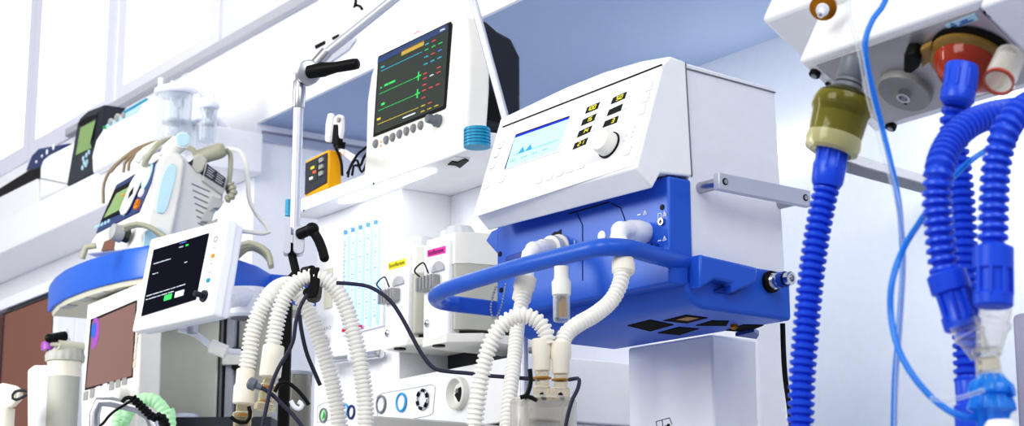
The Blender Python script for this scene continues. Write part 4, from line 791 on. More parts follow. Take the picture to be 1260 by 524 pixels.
# ------------------------------------------------------------------ beige suction canister at the lower left
Yc = 4.1; sC = Yc / FPX; bz_ = P(74.5, 545, Yc)
cn = thing('suction_canister', 'beige suction canister with purple cap and grey lid', 'canister', bz_)
Cf = Fr(bz_, (1, 0, 0), (0, 1, 0)); zc_ = lambda y: (P(76, y, Yc).z - bz_.z)
r = 20 * sC
mb = MB('warm_grey'); mb.lathe(Cf, 0, 0, [(r * .93, 0), (r * .98, zc_(470)), (r * .98, zc_(463))], n=32); mb.obj('lower_body', cn)
mb = MB('cream'); mb.lathe(Cf, 0, 0, [(r, zc_(464)), (r * 1.02, zc_(450)), (r * 1.06, zc_(447)), (r * 1.02, zc_(443))], n=32); mb.obj('upper_ring', cn)
mb = MB('warm_grey')
rings = []
for h_, r_ in ((zc_(445), 1.2), (zc_(439), 1.24), (zc_(431), 1.1), (zc_(428), .98)):
    rings.append([Cf.W(r * r_ * (1 if k % 4 < 2 else .97) * math.cos(2 * math.pi * k / 64), r * r_ * (1 if k % 4 < 2 else .97) * math.sin(2 * math.pi * k / 64), h_) for k in range(64)])
mb.loft(rings); ld = mb.obj('ribbed_lid', cn)
mb = MB('purple'); mb.lathe(Cf, -.03, -.015, [(.021, zc_(432)), (.021, zc_(424)), (.018, zc_(422))]); mb.obj('purple_cap', cn)
mb = MB('soft_black'); mb.cyl(P(61, 416, Yc - .05), P(80, 413, Yc - .02), .010, .011); mb.ball(P(61, 416, Yc - .05), .0105); pt_ = mb.obj('black_port', cn)
mb = MB('white'); mb.lathe(Cf, P(80, 420, Yc).x - bz_.x, 0, [(.012, zc_(428)), (.012, zc_(416)), (.007, zc_(414)), (.007, zc_(407)), (.004, zc_(404))]); mb.obj('valve_stem', cn)
mb = MB('cream_shade'); mb.cyl(P(71, 424, Yc - .04), P(102, 427, Yc), .011); mb.cyl(P(62, 423, Yc - .045), P(74, 424, Yc - .04), .005); mb.obj('clamp_arm', cn)
mb = MB('white'); q = face(45, 490, Yc + .06, -950); mb.poly(q, [(33, 454), (40, 449), (60, 449), (60, 545), (33, 545)], -.08, 0); mb.obj('holder', cn, .008, 3)
mb = MB('cream'); pd = face(8, 488, 4.0, -950); mb.poly(pd, [(-12, 478), (0, 471), (14, 474), (21, 479), (20, 492), (12, 500), (0, 505), (-12, 505)], -.016, 0); t = thing('round_pad', 'cream rounded pad at the edge beside the suction canister', 'pad', pd.W(*pd.uv(5, 505), -.02)); mb.obj('pad_body', t, .006, 3)
mb = MB('cream'); mb.cyl(P(7, 503, 4.02), floor_pt(P(5, 560, 4.02)), .02); mb.obj('pad_leg', t)
wire('wire_bail', [(33, 481), (26, 480), (18, 482), (15, 488), (18, 492), (27, 489), (33, 485)], 3.95, .0032, 'dark_grey', 'bent dark wire loop between the cream pad and the canister', 'wire')
wire('tube_rail', [(116, 560), (116.5, 512), (118, 499), (126, 493), (140, 495), (160, 500), (172, 503), (184, 512), (191, 530), (193, 560)], 3.6, .0105, 'steel', 'bent grey metal tube rail beside the green hose', 'rail')
mb = MB('pale_green'); pth = px_path([(143, 540), (152, 518), (162, 500), (174, 492), (188, 492), (198, 500), (205, 514), (209, 540)], 3.7); pth = [floor_pt(pth[0]) + Vec((-.05, 0, .03)), floor_pt(pth[0]) + Vec((-.03, 0, .7))] + pth + [floor_pt(pth[-1]) + Vec((.03, 0, .7)), floor_pt(pth[-1]) + Vec((.05, 0, .03))]; mb.hose(pth, mm(8.6, 3.7), pitch=.011, depth=.1); tag(mb.obj('green_hose'), 'pale green corrugated hose arching beside the metal tube rail', 'hose')
mb = MB('soft_black'); mb.tube(px_path([(150, 495), (154, 490), (160, 489), (165, 491)], 3.5), .004); mb.hose(px_path([(163, 490), (172, 498), (186, 512), (206, 532), (214, 700), (214, 1400)], 3.5), .009, pitch=.008, depth=.25); tag(mb.obj('spiral_cable'), 'black coiled cord crossing the green hose', 'cord')
wire('thin_cable', [(165, 491), (150, 500), (138, 508), (128, 520), (122, 540), (120, 700), (120, 1460)], 3.55, .0028, 'black', 'thin black cable running under the metal tube rail')
# ------------------------------------------------------------------ defibrillator on the blue table
DF = face(145, 292, YL + .10, -850, (119, 290), (141, 224))
yTab = G.o.z + yt2; 
def zdrop(f, x, h): return (yTab - f.W(x, 0, h).z) / f.ey.z
dfb = thing('defibrillator', 'grey defibrillator with dark screen, light blue inlays and paddles on blue table', 'defibrillator', Vec((P(190, 290, YL + .15).x, YL + .2, yTab)))
fo = [(106, 312), (113, 296), (119, 287), (141, 226), (198, 192), (180, 255), (172, 290), (170, 312)]
uv = [DF.uv(*p) for p in fo]
ymn = (yTab - DF.o.z) / DF.ey.z + .002; uv = [(x, max(y, ymn)) for x, y in uv]
mb = MB('offwhite'); mb.prism(DF, uv, -.03, 0); body = mb.obj('front_shell', dfb, .006, 3)
mb = MB('navy'); mb.poly(DF, [(117.5, 287), (143, 227), (197, 195), (170, 261), (165, 263)], 0, .004); bz2 = mb.obj('screen_panel', dfb, .002)
mb = MB('black'); mb.poly(DF, [(124, 272), (140.5, 233.5), (164, 221), (152, 258), (148, 262)], .004, .006); mb.obj('screen_rim', bz2)
mb = MB('lcd_green'); mb.poly(DF, [(127.5, 268), (143, 238), (159, 229.5), (149, 257)], .006, .007); mb.obj('display', bz2)
for p in ((120.5, 280), (124, 278.5), (128, 277), (132, 275), (136, 273), (155, 264.5)):
    mb = MB('ice'); mb.lathe(DF, *DF.uv(*p), [(.0055, .004), (.005, .007)], n=14); mb.obj('soft_key', bz2)
u = DF.uv(183.5, 217.5); mb = MB('white'); mb.lathe(DF, *u, [(.018, .004), (.016, .01)], sy=1.5); kn = mb.obj('mode_dial', bz2)
mb = MB('ice'); mb.ring(DF, *u, .022, .003, .005, sy=1.45); mb.obj('dial_ring', kn)
mb = MB('white'); mb.lathe(DF, *DF.uv(176.5, 238), [(.013, .004), (.012, .009)]); mb.obj('charge_key', bz2)
mb = MB('orange'); mb.lathe(DF, *DF.uv(171.5, 252.5), [(.014, .004), (.013, .01)]); mb.obj('shock_key', bz2)
mb = MB('black'); 
for k in range(3): mb.prism(DF, [(DF.uv(170 + 1.5 * k, 254)[0] - .0008, DF.uv(171, 255)[1]), (DF.uv(170 + 1.5 * k, 254)[0] + .0008, DF.uv(171, 255)[1]), (DF.uv(170 + 1.5 * k, 254)[0] + .0008, DF.uv(171, 250)[1]), (DF.uv(170 + 1.5 * k, 254)[0] - .0008, DF.uv(171, 250)[1])], .01, .0105)
mb.obj('shock_mark', bz2)
mb = MB('fuse_brown'); mb.poly(DF, [(124, 309), (128, 297), (142, 291), (139, 307)], 0, .003); mb.obj('printer_window', dfb, .001)
# grey flank with handle pillar
FS = face(190, 240, YL + .12, 2600)
fx_ = Vec((.93, .36, 0)).normalized(); FSf = Fr(P(188, 240, YL - .04), fx_, (DF.ey - fx_ * DF.ey.dot(fx_)))
ymf = (yTab - FSf.o.z) / FSf.ey.z + .004
mb = MB('flank'); 
q_ = [(176, 300), (181, 262), (196, 196), (203, 187), (222, 188), (238, 203), (276, 240), (273, 248), (260, 270), (262, 290), (262, 312), (176, 312)]
uvs = [FSf.uv(*p) for p in q_]; uvs = [(x, max(y, ymf)) for x, y in uvs]
mb.prism(FSf, uvs, -.14, 0); fl = mb.obj('flank', dfb, .008, 3)
mb = MB('offwhite'); mb.poly(FSf, [(175, 306), (177, 300), (183, 262), (194, 206), (199, 192), (207, 186), (221, 188), (227, 197), (222, 235), (214, 275), (210, 296), (209, 304)], 0, .016); pl = mb.obj('handle_pillar', dfb, .007, 3)
mb = MB('ice'); mb.poly(FSf, [(191, 258), (194, 240), (199, 218), (205, 205), (212, 200), (217, 205), (217, 216), (211, 240), (206, 256), (201, 263), (194, 262)], .016, .02); mb.obj('blue_inlay', pl, .003)
mb = MB('ice'); mb.poly(FSf, [(176, 300), (178, 285), (186, 279), (197, 280), (205, 288), (206, 300), (190, 306), (176, 306)], .016, .02); mb.obj('blue_inlay', pl, .003)
mb = MB('offwhite'); 
a_, b_ = FSf.W(*FSf.uv(214, 190), -.01), FSf.W(*FSf.uv(221, 175), -.0)
mb.tube([FSf.W(*FSf.uv(208, 192), -.02), FSf.W(*FSf.uv(213, 181), -.02), FSf.W(*FSf.uv(222, 174), -.02)], .023, n=18); mb.obj('carry_handle', dfb)
ec = FSf.W(*FSf.uv(224, 174), .004); mb = MB('ice'); mb.lathe(FSf, *FSf.uv(224, 173.5), [(.018, -.02), (.018, .012), (.016, .014)], n=30); mb.lathe(FSf, *FSf.uv(224, 173.5), [(.0205, -.02), (.0205, .010)], 'offwhite', n=30); mb.obj('handle_cap', dfb)
for k in range(7):
    x0_, y0_ = 236 + k * 1.2, 226 + k * 8
    mb = MB('mid_grey'); mb.sweep([FSf.W(*FSf.uv(x0_, y0_), .001), FSf.W(*FSf.uv(x0_ + 22 - k * 2.4, y0_ + 10 - k), .001)], .0016, n=6); mb.obj('vent_slit', fl)
for pts in ([(256, 262), (261, 240), (276, 247), (271, 256), (264, 256)], [(247, 272), (254, 257), (264, 262), (260, 274)], [(246, 300), (253, 275), (268, 268), (266, 300)]):
    mb = MB('grey'); mb.poly(FSf, pts, -.02, .012); mb.obj('rear_step', fl, .002)
# label plate and rear paddle
mb = MB('grey'); mb.poly(FSf, [(249, 222), (254, 200), (281, 222), (274, 240)], -.06, .01); bp_ = mb.obj('rear_box', dfb, .003)
mb = MB('dark_grey'); mb.poly(FSf, [(251, 216), (255, 201), (278, 219), (275, 231)], .01, .012); lp = mb.obj('rating_plate', bp_)
mb = MB('line_grey')
for k in range(5):
    for a0, b0 in ((.06, .42), (.54, .92)):
        p0 = Vec(FSf.uv(254.3 - k * .8, 203.6 + k * 2.8)); d_ = Vec(FSf.uv(277.3 - k * .7, 221 + k * 2.3)) - p0
        mb.sweep([FSf.W(*(p0 + d_ * a0), .0125), FSf.W(*(p0 + d_ * (b0 - .04 * (k % 3))), .0125)], .0011, None, n=5)
mb.obj('plate_text', lp)
pdl = thing('defibrillator_paddle', 'grey paddle lying on the rear top of the defibrillator', 'paddle', FSf.W(*FSf.uv(250, 200), -.03))
mb = MB('cable_grey'); a_, b_ = FSf.W(*FSf.uv(243, 192), -.02), FSf.W(*FSf.uv(277, 183), -.0); L_ = (b_ - a_).length
mb.axis(a_, b_, [(0, .014), (.006, .019), (L_ * .8, .021), (L_ * .95, .018), (L_, .013)], n=20); mb.obj('handle', pdl)
mb = MB('warm_grey'); mb.poly(FSf, [(236, 205), (240, 190), (250, 190), (256, 196), (250, 210), (243, 214)], -.05, .004); mb.obj('paddle_head', pdl, .004)
mb = MB('dark_grey'); mb.poly(FSf, [(231, 200), (238, 196), (241, 197), (237, 206)], -.06, 0); mb.obj('contact_plate', pdl)
fp_ = thing('defibrillator_paddle', 'long white paddle clipped over the screen of the defibrillator', 'paddle', DF.W(*DF.uv(150, 262), .02))
mb = MB('offwhite'); 
for_ = [(146.5, 259), (150, 250), (160, 225), (170, 208), (174, 197), (180, 195), (181.5, 201), (176, 213), (168, 232), (158, 254), (153, 262), (148, 264)]
mb.poly(DF, for_, .006, .0125); mb.obj('paddle_body', fp_, .0025, 3)
mb = MB('ink'); mb.poly(DF, [(157, 245), (159, 237), (164.5, 229), (163, 238)], .0125, .0135); mb.obj('paddle_slot', fp_)
mb = MB('orange'); mb.lathe(DF, *DF.uv(157, 242.5), [(.005, .0125), (.004, .015)], n=12); mb.obj('paddle_key', fp_)
wire('paddle_cable', [(177, 203, 4.5), (184, 190, 4.46), (194, 178, 4.46), (206, 171, 4.52), (216, 170, 4.6)], 4.5, .0075, 'cable_grey', 'thick grey cable rising from the white paddle to the carry handle')
wire('paddle_cable', [(228, 180), (236, 183), (241, 189), (243, 194)], 4.56, .0075, 'cable_grey', 'short grey cable between the carry handle and the rear paddle')
wire('hanging_cable', [(278, 184), (283, 188), (284, 200), (282, 222), (279, 234), (282, 238)], 4.5, .0065, 'cable_grey', 'grey cable hanging from the rear paddle beside the rating plate')
wire('hanging_cable', [(279, 183), (295, 186), (303, 200), (305, 222), (307, 246), (316, 264), (328, 278), (331, 286), (322, 287), (305, 285), (296, 284)], 4.6, .006, 'offwhite', 'long pale cable looping down right of the rear paddle')
mb = MB('cable_grey'); mb.hose(px_path([(283, 226), (287, 236), (284, 242), (277, 246)], 4.48), .011, pitch=.011, depth=.35); tag(mb.obj('coiled_cable'), 'short coiled grey cable by the rear corner of the defibrillator', 'cable')
rc = [[(127, 250), (128, 226), (138, 207), (158, 191), (180, 180), (196, 177)], [(136, 212), (148, 198), (164, 185), (182, 177), (196, 174)], [(152, 212), (154, 200), (164, 190), (180, 184), (192, 182)], [(158, 210), (160, 198), (172, 188), (188, 182), (198, 180)]]
for k, pts in enumerate(rc):
    wire('lead_cable', pts, 4.66, .0042, 'cable_brown', ['outermost brown lead arching left of the defibrillator screen', 'second brown lead arching over the defibrillator top', 'brown lead curling closest above the defibrillator screen', 'innermost brown lead curling to the defibrillator handle'][k], 'cable', 'brown leads over the defibrillator')
mb = MB('offwhite'); pth = px_path([(170, 200), (176, 190), (190, 182), (203, 177)], 4.6); mb.tube(pth, .014); tag(mb.obj('paddle_sheath'), 'fat pale cable sheath lying behind the carry handle', 'cable')
# connector and cables at the foot of the defibrillator
pc = thing('cable_plug', 'grey plug with dark green collar at the foot of the defibrillator', 'plug', P(146, 292, 4.42))
a_, b_ = P(136, 284, 4.42), P(160, 291, 4.45); L_ = (b_ - a_).length
mb = MB('grey'); mb.axis(a_, b_, [(0, .012), (.004, .02), (L_ * .55, .023), (L_ * .6, .018)]); mb.obj('plug_body', pc)
mb = MB('green'); mb.axis(a_ + (b_ - a_) * .6, b_ + (b_ - a_) * .2, [(0, .0185), (L_ * .3, .0185), (L_ * .32, .014)], 'lcd_off'); mb.obj('collar', pc)
for k in range(2):
    wire('plug_cable', [(152, 283 - k * 4), (168, 277 - k * 2), (184, 280 - k * 1), (196, 289 - k * 3), (206, 297 - k * 3), (216, 304)], 4.36 - .03 * k, .0062, 'cable_grey', ['lower grey cable curving right from the green collared plug', 'upper grey cable curving right from the green collared plug'][k])
pc2 = wire('side_cable', [(118, 302), (112, 300), (106, 304), (102, 311), (101, 318)], 4.36, .008, 'cable_grey', 'short grey cable leaving the left foot of the defibrillator')
for k in range(3):
    wire('bundle_cable', [(290, 318 - 7 * k), (305, 306 - 4 * k), (318, 308 - 3 * k), (330, 318 - 4 * k), (334, 330 - 2 * k)], 4.52 - .03 * k, .0068, 'cable_grey', ['lowest grey cable curving over the right end of the blue table', 'middle grey cable curving over the right end of the blue table', 'topmost grey cable curving over the right end of the blue table'][k], 'cable', 'cables over the right end of the blue table')
# ------------------------------------------------------------------ white breathing hoses on the stand
YH = 2.8; rh_ = mm(11, YH)
def hose(name, pts, Y, rpx, m, lab, pitch=.0068, grp=None, depth=.3, cat='hose'):
    mb = MB(m); path = px_path(pts, Y); mb.hose(path, mm(rpx, Y), pitch=pitch, depth=depth); return tag(mb.obj(name), lab, cat, grp)
h1 = hose('breathing_hose', [(302, 462), (306, 440), (311, 408), (319, 384), (331, 364), (346, 352, 2.83), (360, 352, 2.86), (372, 368, 2.86), (384, 392, 2.86), (394, 420, 2.86), (405, 455, 2.86), (413, 490, 2.86), (418, 524, 2.86), (420, 560, 2.86)], YH, 10.8, 'hose_white', 'white corrugated hose in the outer, lower loop on the stand')
h2 = hose('breathing_hose', [(335, 432), (338, 412), (343, 386), (352, 363), (366, 347), (382, 341), (398, 343), (412, 354), (424, 374), (433, 402), (441, 435), (447, 472), (450, 505), (450, 560)], 2.77, 10.8, 'hose_white', 'white corrugated hose held directly by the black clip')
def cuff(par, p0, p1, r0, r1, Y, m='cream'):
    a_, b_ = P(*p0, Y), P(*p1, Y); L_ = (b_ - a_).length; k = Y / FPX
    mb = MB(m); mb.axis(a_, b_, [(0, r0 * k * .9), (.002, r0 * k), (L_ * .42, r0 * k), (L_ * .5, r1 * k), (L_ * .97, r1 * k), (L_, r1 * k * .9)], n=28); return mb.obj('cuff', par)
cuff(h1, (302.5, 454), (299.5, 497), 11.5, 13.5, 2.8); cuff(h2, (337, 425), (332, 464), 13.5, 13.5, 2.77)
def fitting(nm, lab, p0, p1, r, Y):
    a_, b_ = P(*p0, Y), P(*p1, Y); L_ = (b_ - a_).length; k = Y / FPX; t = thing(nm, lab, 'connector', b_)
    mb = MB('clear_amber'); mb.axis(a_, b_, [(0, r * k * .8), (L_ * .3, r * k * .8), (L_ * .34, r * k * 1.15), (L_ * .44, r * k * 1.15), (L_ * .48, r * k), (L_ * .8, r * k), (L_ * .84, r * k * 1.3), (L_, r * k * 1.3)], n=28); mb.obj('clear_body', t)
    for s0, s1 in ((.36, .40), (.73, .76)): mb = MB('amber_solid'); mb.axis(a_, b_, [(L_ * s0, r * k * .8), (L_ * s1, r * k * .8)], caps=False); mb.obj('seal_ring', t)
    return t
fitting('hose_adapter', 'clear amber adapter below the lower loop hose', (299.5, 492), (297, 540), 11, 2.81)
fitting('hose_adapter', 'clear amber adapter below the clipped hose', (333, 458), (325, 505), 10, 2.785)
pg = thing('sensor_plug', 'grey round sensor plug stuck on the amber adapter', 'sensor', P(315, 472, 2.72))
a_, b_ = P(305, 470, 2.72), P(322, 477, 2.72); L_ = (b_ - a_).length
mb = MB('btn_dark'); mb.axis(a_, b_, [(0, .006), (.003, .0095), (.012, .0095), (.014, .005), (L_, .0045)]); mb.obj('plug_body', pg)
mb = MB('cable_dark'); mb.tube(px_path([(320, 476), (333, 484), (348, 498), (361, 511), (374, 530), (380, 560)], 2.72), .0032); mb.obj('plug_cable', pg)
wire('sensor_cable', [(378, 362), (370, 376), (364, 396), (361, 418), (354, 434), (343, 452), (334, 474), (328, 500), (322, 530), (318, 560)], 2.71, .003, 'cable_dark', 'dark cable falling from the black clip across the clipped hose')
wire('sensor_cable', [(368, 372), (369, 392), (372, 412), (378, 436), (388, 460), (394, 474)], 2.95, .0034, 'dark_grey', 'dark cable passing behind the clipped hose towards the gas gauges')
wire('flow_cable', [(414, 348), (432, 349), (452, 352), (468, 360), (482, 372), (494, 390), (507, 414), (520, 437), (534, 453), (552, 457), (575, 459), (600, 462), (640, 465), (664, 467)], 2.62, .003, 'cable_dark', 'dark cable crossing the vaporizers down to the humidifier jar')
wire('hook_lead', [(284, 513), (293, 519), (304, 519), (308, 510), (306, 500)], 2.74, .003, 'black', 'black hooked lead at the foot of the lower loop hose')
# glass jar behind the left hoses
def glass(cx, top, bot, rpx, Y, nm, lab, m='clear_jar'):
    b = P(cx, bot, Y); tp = P(cx, top, Y).z - b.z; k = Y / FPX; r = rpx * k; t = thing(nm, lab, 'jar', b); f = Fr(b, (1, 0, 0), (0, 1, 0))
    mb = MB(m); mb.lathe(f, 0, 0, [(r, 0), (r, tp - .006), (r * .96, tp), (r * .9, tp), (r * .93, tp - .008), (r * .93, .004)], n=40); mb.obj('jar_body', t)
    return t, f, tp, r
t, f, tp, r = glass(361, 461, 570, 20.5, 3.0, 'absorber_jar', 'clear grey jar standing behind the white hoses', 'clear_grey')
mb = MB('line_grey'); mb.lathe(f, 0, 0, [(r * 1.0, tp - .002), (r * 1.04, tp), (r * 1.04, tp + .004), (r * .95, tp + .004)], n=40, caps=False); mb.obj('jar_rim', t)
hk_ = thing('hook_cable', 'black hooked cable with a white clip in front of the grey jar', 'cable', P(360, 500, 2.75))
mb = MB('black'); mb.tube(px_path([(338, 482), (344, 472), (354, 471), (364, 478), (374, 489), (380, 498)], 2.75), .003); mb.obj('cable', hk_)
mb = MB('white'); mb.tube(px_path([(358, 493), (362, 500), (368, 503), (372, 498), (367, 494)], 2.74), .0035); mb.obj('clip', hk_)
# ------------------------------------------------------------------ ventilator hoses, water trap and humidifier jar
YC = 2.42
ha = hose('ventilator_hose', [(646, 352, 2.69), (642, 372, 2.68), (637, 400, 2.66), (633, 440, 2.63), (628, 480, 2.6), (624, 524, 2.58), (622, 560, 2.56)], 2.6, 9.6, 'hose_white', 'white corrugated hose dropping straight down below the handle bar')
cuff(ha, (641, 371), (648, 340), 12, 13.5, 2.69)
mb = MB('white'); k = 2.5 / FPX
e0 = BF.W(*BF.uv(690, 304), 0); e1 = P(657, 305, 2.71); mb.tube([e0, e0.lerp(e1, .5), P(664, 305, 2.715), P(655, 307, 2.705), P(650, 316, 2.7), P(648, 345, 2.69)], 10 * k, n=20); mb.ball(P(656, 307, 2.706), 11.2 * k); mb.obj('elbow', ha)
mb = MB('offwhite'); d_ = (e1 - e0); mb.axis(e0, e1, [(0, 18 * k), (.006, 18 * k), (.008, 14 * k), (.014, 14 * k), (.016, 16.5 * k), (.026, 16.5 * k), (.028, 12 * k), (.05, 11.5 * k)], n=30); mb.obj('port_ring', ha)
hb_ = hose('ventilator_hose', [(581, 560), (584, 524), (588, 490), (594, 455), (604, 422), (620, 398), (641, 388), (660, 394), (671, 408), (674, 424)], YC, 10.8, 'hose_white', 'white corrugated hose in a tall arch into the left humidifier port')
cuff(hb_, (667, 456), (666, 417), 10.5, 12, YC)
hcx = hose('ventilator_hose', [(766, 330, 2.5), (763, 349, 2.49), (752, 370, 2.48), (732, 387, 2.46), (711, 399, 2.44), (696, 412, 2.43), (690, 428, YC)], YC, 10.8, 'hose_white', 'white corrugated hose curving from under the handle to the right humidifier port')
cuff(hcx, (690, 460), (690, 421), 11, 13, YC)
a_, b_ = P(767, 337, 2.5), P(767, 318, 2.505); mb = MB('cream'); mb.axis(a_, b_, [(0, 12 * k), (.003, 14.5 * k), (.016, 14.5 * k), (.03, 11.5 * k)], n=28); mb.obj('cuff', hcx)
p0 = BF.W(*BF.uv(794, 286), 0); p1 = P(770, 283, 2.55)
mb = MB('white'); mb.axis(p0, P(765, 283, 2.56), [(0, 14 * k), (.02, 15.5 * k), (.04, 14.5 * k), (.055, 11.5 * k), (.07, 10.5 * k)], n=28); mb.tube([P(776, 283, 2.575), P(764, 283, 2.55), P(760.5, 292, 2.54), P(764, 300, 2.53), P(767, 322, 2.51)], 11 * k, n=20); mb.ball(P(763.5, 284, 2.552), 12.6 * k); mb.obj('elbow', hcx)
# water trap under the left port
YW = 2.53; kW = YW / FPX
wt = thing('water_trap', 'small clear water trap with cream cap and amber insert under the handle', 'water trap', P(691, 396, YW))
Wf = Fr(P(691, 396, YW), (1, 0, 0), (0, 1, 0)); zw = lambda y: P(691, y, YW).z - Wf.o.z
mb = MB('offwhite'); mb.lathe(Wf, 0, 0, [(9 * kW, zw(365)), (11.8 * kW, zw(363)), (12.3 * kW, zw(347)), (10 * kW, zw(344)), (9 * kW, zw(341)), (9 * kW, zw(328))], n=30); mb.obj('cap', wt)
mb = MB('clear_plastic'); mb.lathe(Wf, 0, 0, [(9 * kW, 0), (10.5 * kW, .003), (10.8 * kW, zw(364)), (9.5 * kW, zw(364)), (9.4 * kW, .006)], n=30); mb.obj('bowl', wt)
mb = MB('amber_solid'); mb.lathe(Wf, .002, 0, [(6.5 * kW, zw(390)), (6.5 * kW, zw(372)), (4 * kW, zw(371)), (4 * kW, zw(366))]); mb.obj('filter_core', wt)
mb = MB('dark_grey'); mb.box(Fr(Wf.W(0, 0, 0), (1, 0, 0), Z), -.009, -.004, zw(394), zw(366), -.004, .004); mb.obj('inner_baffle', wt)
# bead chains beside the tray
for k_, pts in enumerate(([(622, 350), (620, 362), (617, 376), (612, 388), (606, 392)], [(610, 353), (606, 366), (604, 380), (606, 391)])):
    mb = MB('steel')
    for p in smooth_path(px_path(pts, 2.74), .0042): mb.ball(p, .0019, n=6)
    o_ = mb.obj('bead_chain'); tag(o_, ['fine bead chain hanging in front of the blue tray corner', 'fine bead chain hanging just left of the blue tray corner'][k_], 'chain')
# humidifier jar
YJ = 2.42; kj = YJ / FPX
t, f, tp, r = glass(669, 493, 590, 41, YJ, 'humidifier_jar', 'clear humidifier jar with two amber ports below the white cuffs')
mb = MB('clear_jar'); mb.lathe(f, 0, 0, [(r, tp - .004), (r * 1.0, tp), (r * .85, tp + .004), (0.01, tp + .005)], n=40); mb.lathe(f, 0, 0, [(r * .62, .01), (r * .62, tp - .006)], n=30, caps=False); mb.obj('jar_top', t)
for px_, y_ in ((667, 456), (690, 459)):
    a_, b_ = P(px_, 494, YJ), P(px_, y_, YJ); L_ = (b_ - a_).length
    mb = MB('clear_amber'); mb.axis(a_, b_, [(0, 11.5 * kj), (L_ * .45, 11 * kj), (L_ * .5, 8.6 * kj), (L_, 8.6 * kj)], n=26, caps=False); po = mb.obj('port', t)
    mb = MB('amber_solid'); mb.axis(a_, b_, [(L_ * .72, 9 * kj), (L_ * .74, 11.5 * kj), (L_ * .78, 11.5 * kj), (L_ * .8, 9 * kj)], n=26, caps=False); mb.obj('seal_ring', po)
    mb = MB('black'); mb.cyl(P(px_ - 1, 484, YJ - .012), P(px_ + 3, 492, YJ - .015), .0028); mb.obj('probe', po)
wire('probe_lead', [(700, 467, 2.4), (712, 466, 2.39), (711, 478, 2.37), (703, 495, 2.36), (696, 524, 2.36), (692, 560, 2.36)], 2.4, .0026, 'cable_dark', 'dark lead leaving the right humidifier port and falling down')
wire('probe_lead', [(652, 454), (653, 470), (650, 482), (645, 490)], 2.38, .003, 'black', 'short black lead at the left humidifier port')
wire('probe_lead', [(640, 489), (648, 487), (656, 490), (661, 493)], 2.38, .003, 'black', 'black lead end lying on top of the humidifier jar')
# ------------------------------------------------------------------ hanging breathing unit at the right
R_ = face(1047, 63, 1.72, -956, (1085, 153), (1004, 77.5))
# R_.ez points out of the metal bottom plate
if R_.ez.dot(EYE - R_.o) < 0: raise RuntimeError('plate')
hu = thing('breathing_unit', 'white hanging breathing unit with a steel bottom plate at the top right', 'medical unit', R_.W(R_.uv(1120, 100)[0], R_.uv(1120, 100)[1], -.1))
x0 = R_.uv(981, 75)[0]; x1 = R_.uv(1330, -40)[0]; yT2 = R_.uv(1004, 77.5)[1]; yB2 = R_.uv(1130, 139)[1]
ytop = R_.uv(981, 76)[1]
ph = .07
mb = MB('white'); mb.box(R_, x0, x1, yB2 - .01, ytop, -ph, 0); ub = mb.obj('front_case', hu, .004, 3)
u1 = R_.uv(936, 24, -ph); mb = MB('white'); mb.box(R_, u1[0], x1 + .1, yB2 - .06, u1[1], -.32, -ph + .002); mb.obj('rear_case', hu, .006, 3)
# stay that carries it, leaving the frame upwards
mb = MB('white_cool'); c = R_.W(x1 - .12, (yB2 + ytop) / 2, -.25); mb.cyl(c, c + Vec((.1, .12, 1.0)), .04); mb.obj('hanging_arm', hu)
xp0 = R_.uv(1004, 77.5)[0]; xp1 = R_.uv(1204, 8)[0]
mb = MB('plate_steel'); mb.box(R_, xp0, xp1, yB2, yT2, 0, .0025); pl_ = mb.obj('bottom_plate', hu, .0006)
mb = MB('white'); mb.box(R_, xp1 + .012, x1, yB2 - .005, ytop, 0, .012); mb.obj('side_block', hu, .003)
for p in ((1003.5, 89), (1219, 12), (1097, 154)):
    u = R_.uv(*p); mb = MB('black'); mb.lathe(R_, *u, [(.0058, 0), (.0058, .004)], n=18); sc_ = mb.obj('screw_seat', hu); mb = MB('steel'); mb.lathe(R_, *u, [(.0032, .004), (.0032, .0055), (.0015, .0055)], n=12); mb.obj('screw', sc_)
for p in ((1035, 106), (1239, 53), (1020, 101)):
    mb = MB('ink'); mb.lathe(R_, *R_.uv(*p), [(.0032, .0025), (.0032, .0035)], n=14); mb.obj('plate_hole', pl_)
# small warning label
q = [R_.uv(*p) for p in ((1164, 28), (1201, 13.5), (1205.5, 21), (1169, 35))]; mb = MB('ice'); mb.prism(R_, q, .0025, .0032); wl = mb.obj('warning_label', pl_)
mb = MB('blue_deep'); u = R_.uv(1174, 27.5); e = .0032
for i in range(3):
    a0, a1 = math.radians(90 + 120 * i), math.radians(210 + 120 * i); mb.sweep([R_.W(u[0] + e * math.cos(a0), u[1] + e * math.sin(a0), .0036), R_.W(u[0] + e * math.cos(a1), u[1] + e * math.sin(a1), .0036)], .0004, n=5)
for i, (a0, a1) in enumerate((((1183, 24), (1192, 20.5)), ((1182, 27.5), (1199, 20.8)))):
    pa, pb = Vec(R_.uv(*a0)), Vec(R_.uv(*a1)); n_ = 6 if i == 0 else 10
    for k in range(n_): c0 = pa.lerp(pb, k / n_); c1 = pa.lerp(pb, (k + .65) / n_); mb.sweep([R_.W(*c0, .0036), R_.W(*c1, .0036)], .0007, n=5)
mb.obj('label_print', wl)
# brass spigot on the upper face
TFc = R_.top(ytop); 
bp = P(1012, 12, R_.W(R_.uv(1012, 40)[0], ytop, -.05).y - .012)
bd = (P(1007, 26, bp.y - .02) - bp).normalized()
mb = MB('brass'); mb.axis(bp - bd * .012, bp + bd * .01, [(0, .0125), (.003, .0135), (.008, .0135), (.009, .009)], n=28); bs_ = mb.obj('brass_spigot', hu)
mb = MB('white_cool'); mb.axis(bp - bd * .002, bp + bd * .02, [(0, .0065), (.004, .0065), (.005, .0035), (.0155, .0033), (.0155, .0018), (.012, .0018)]); mb.obj('luer_tip', bs_)
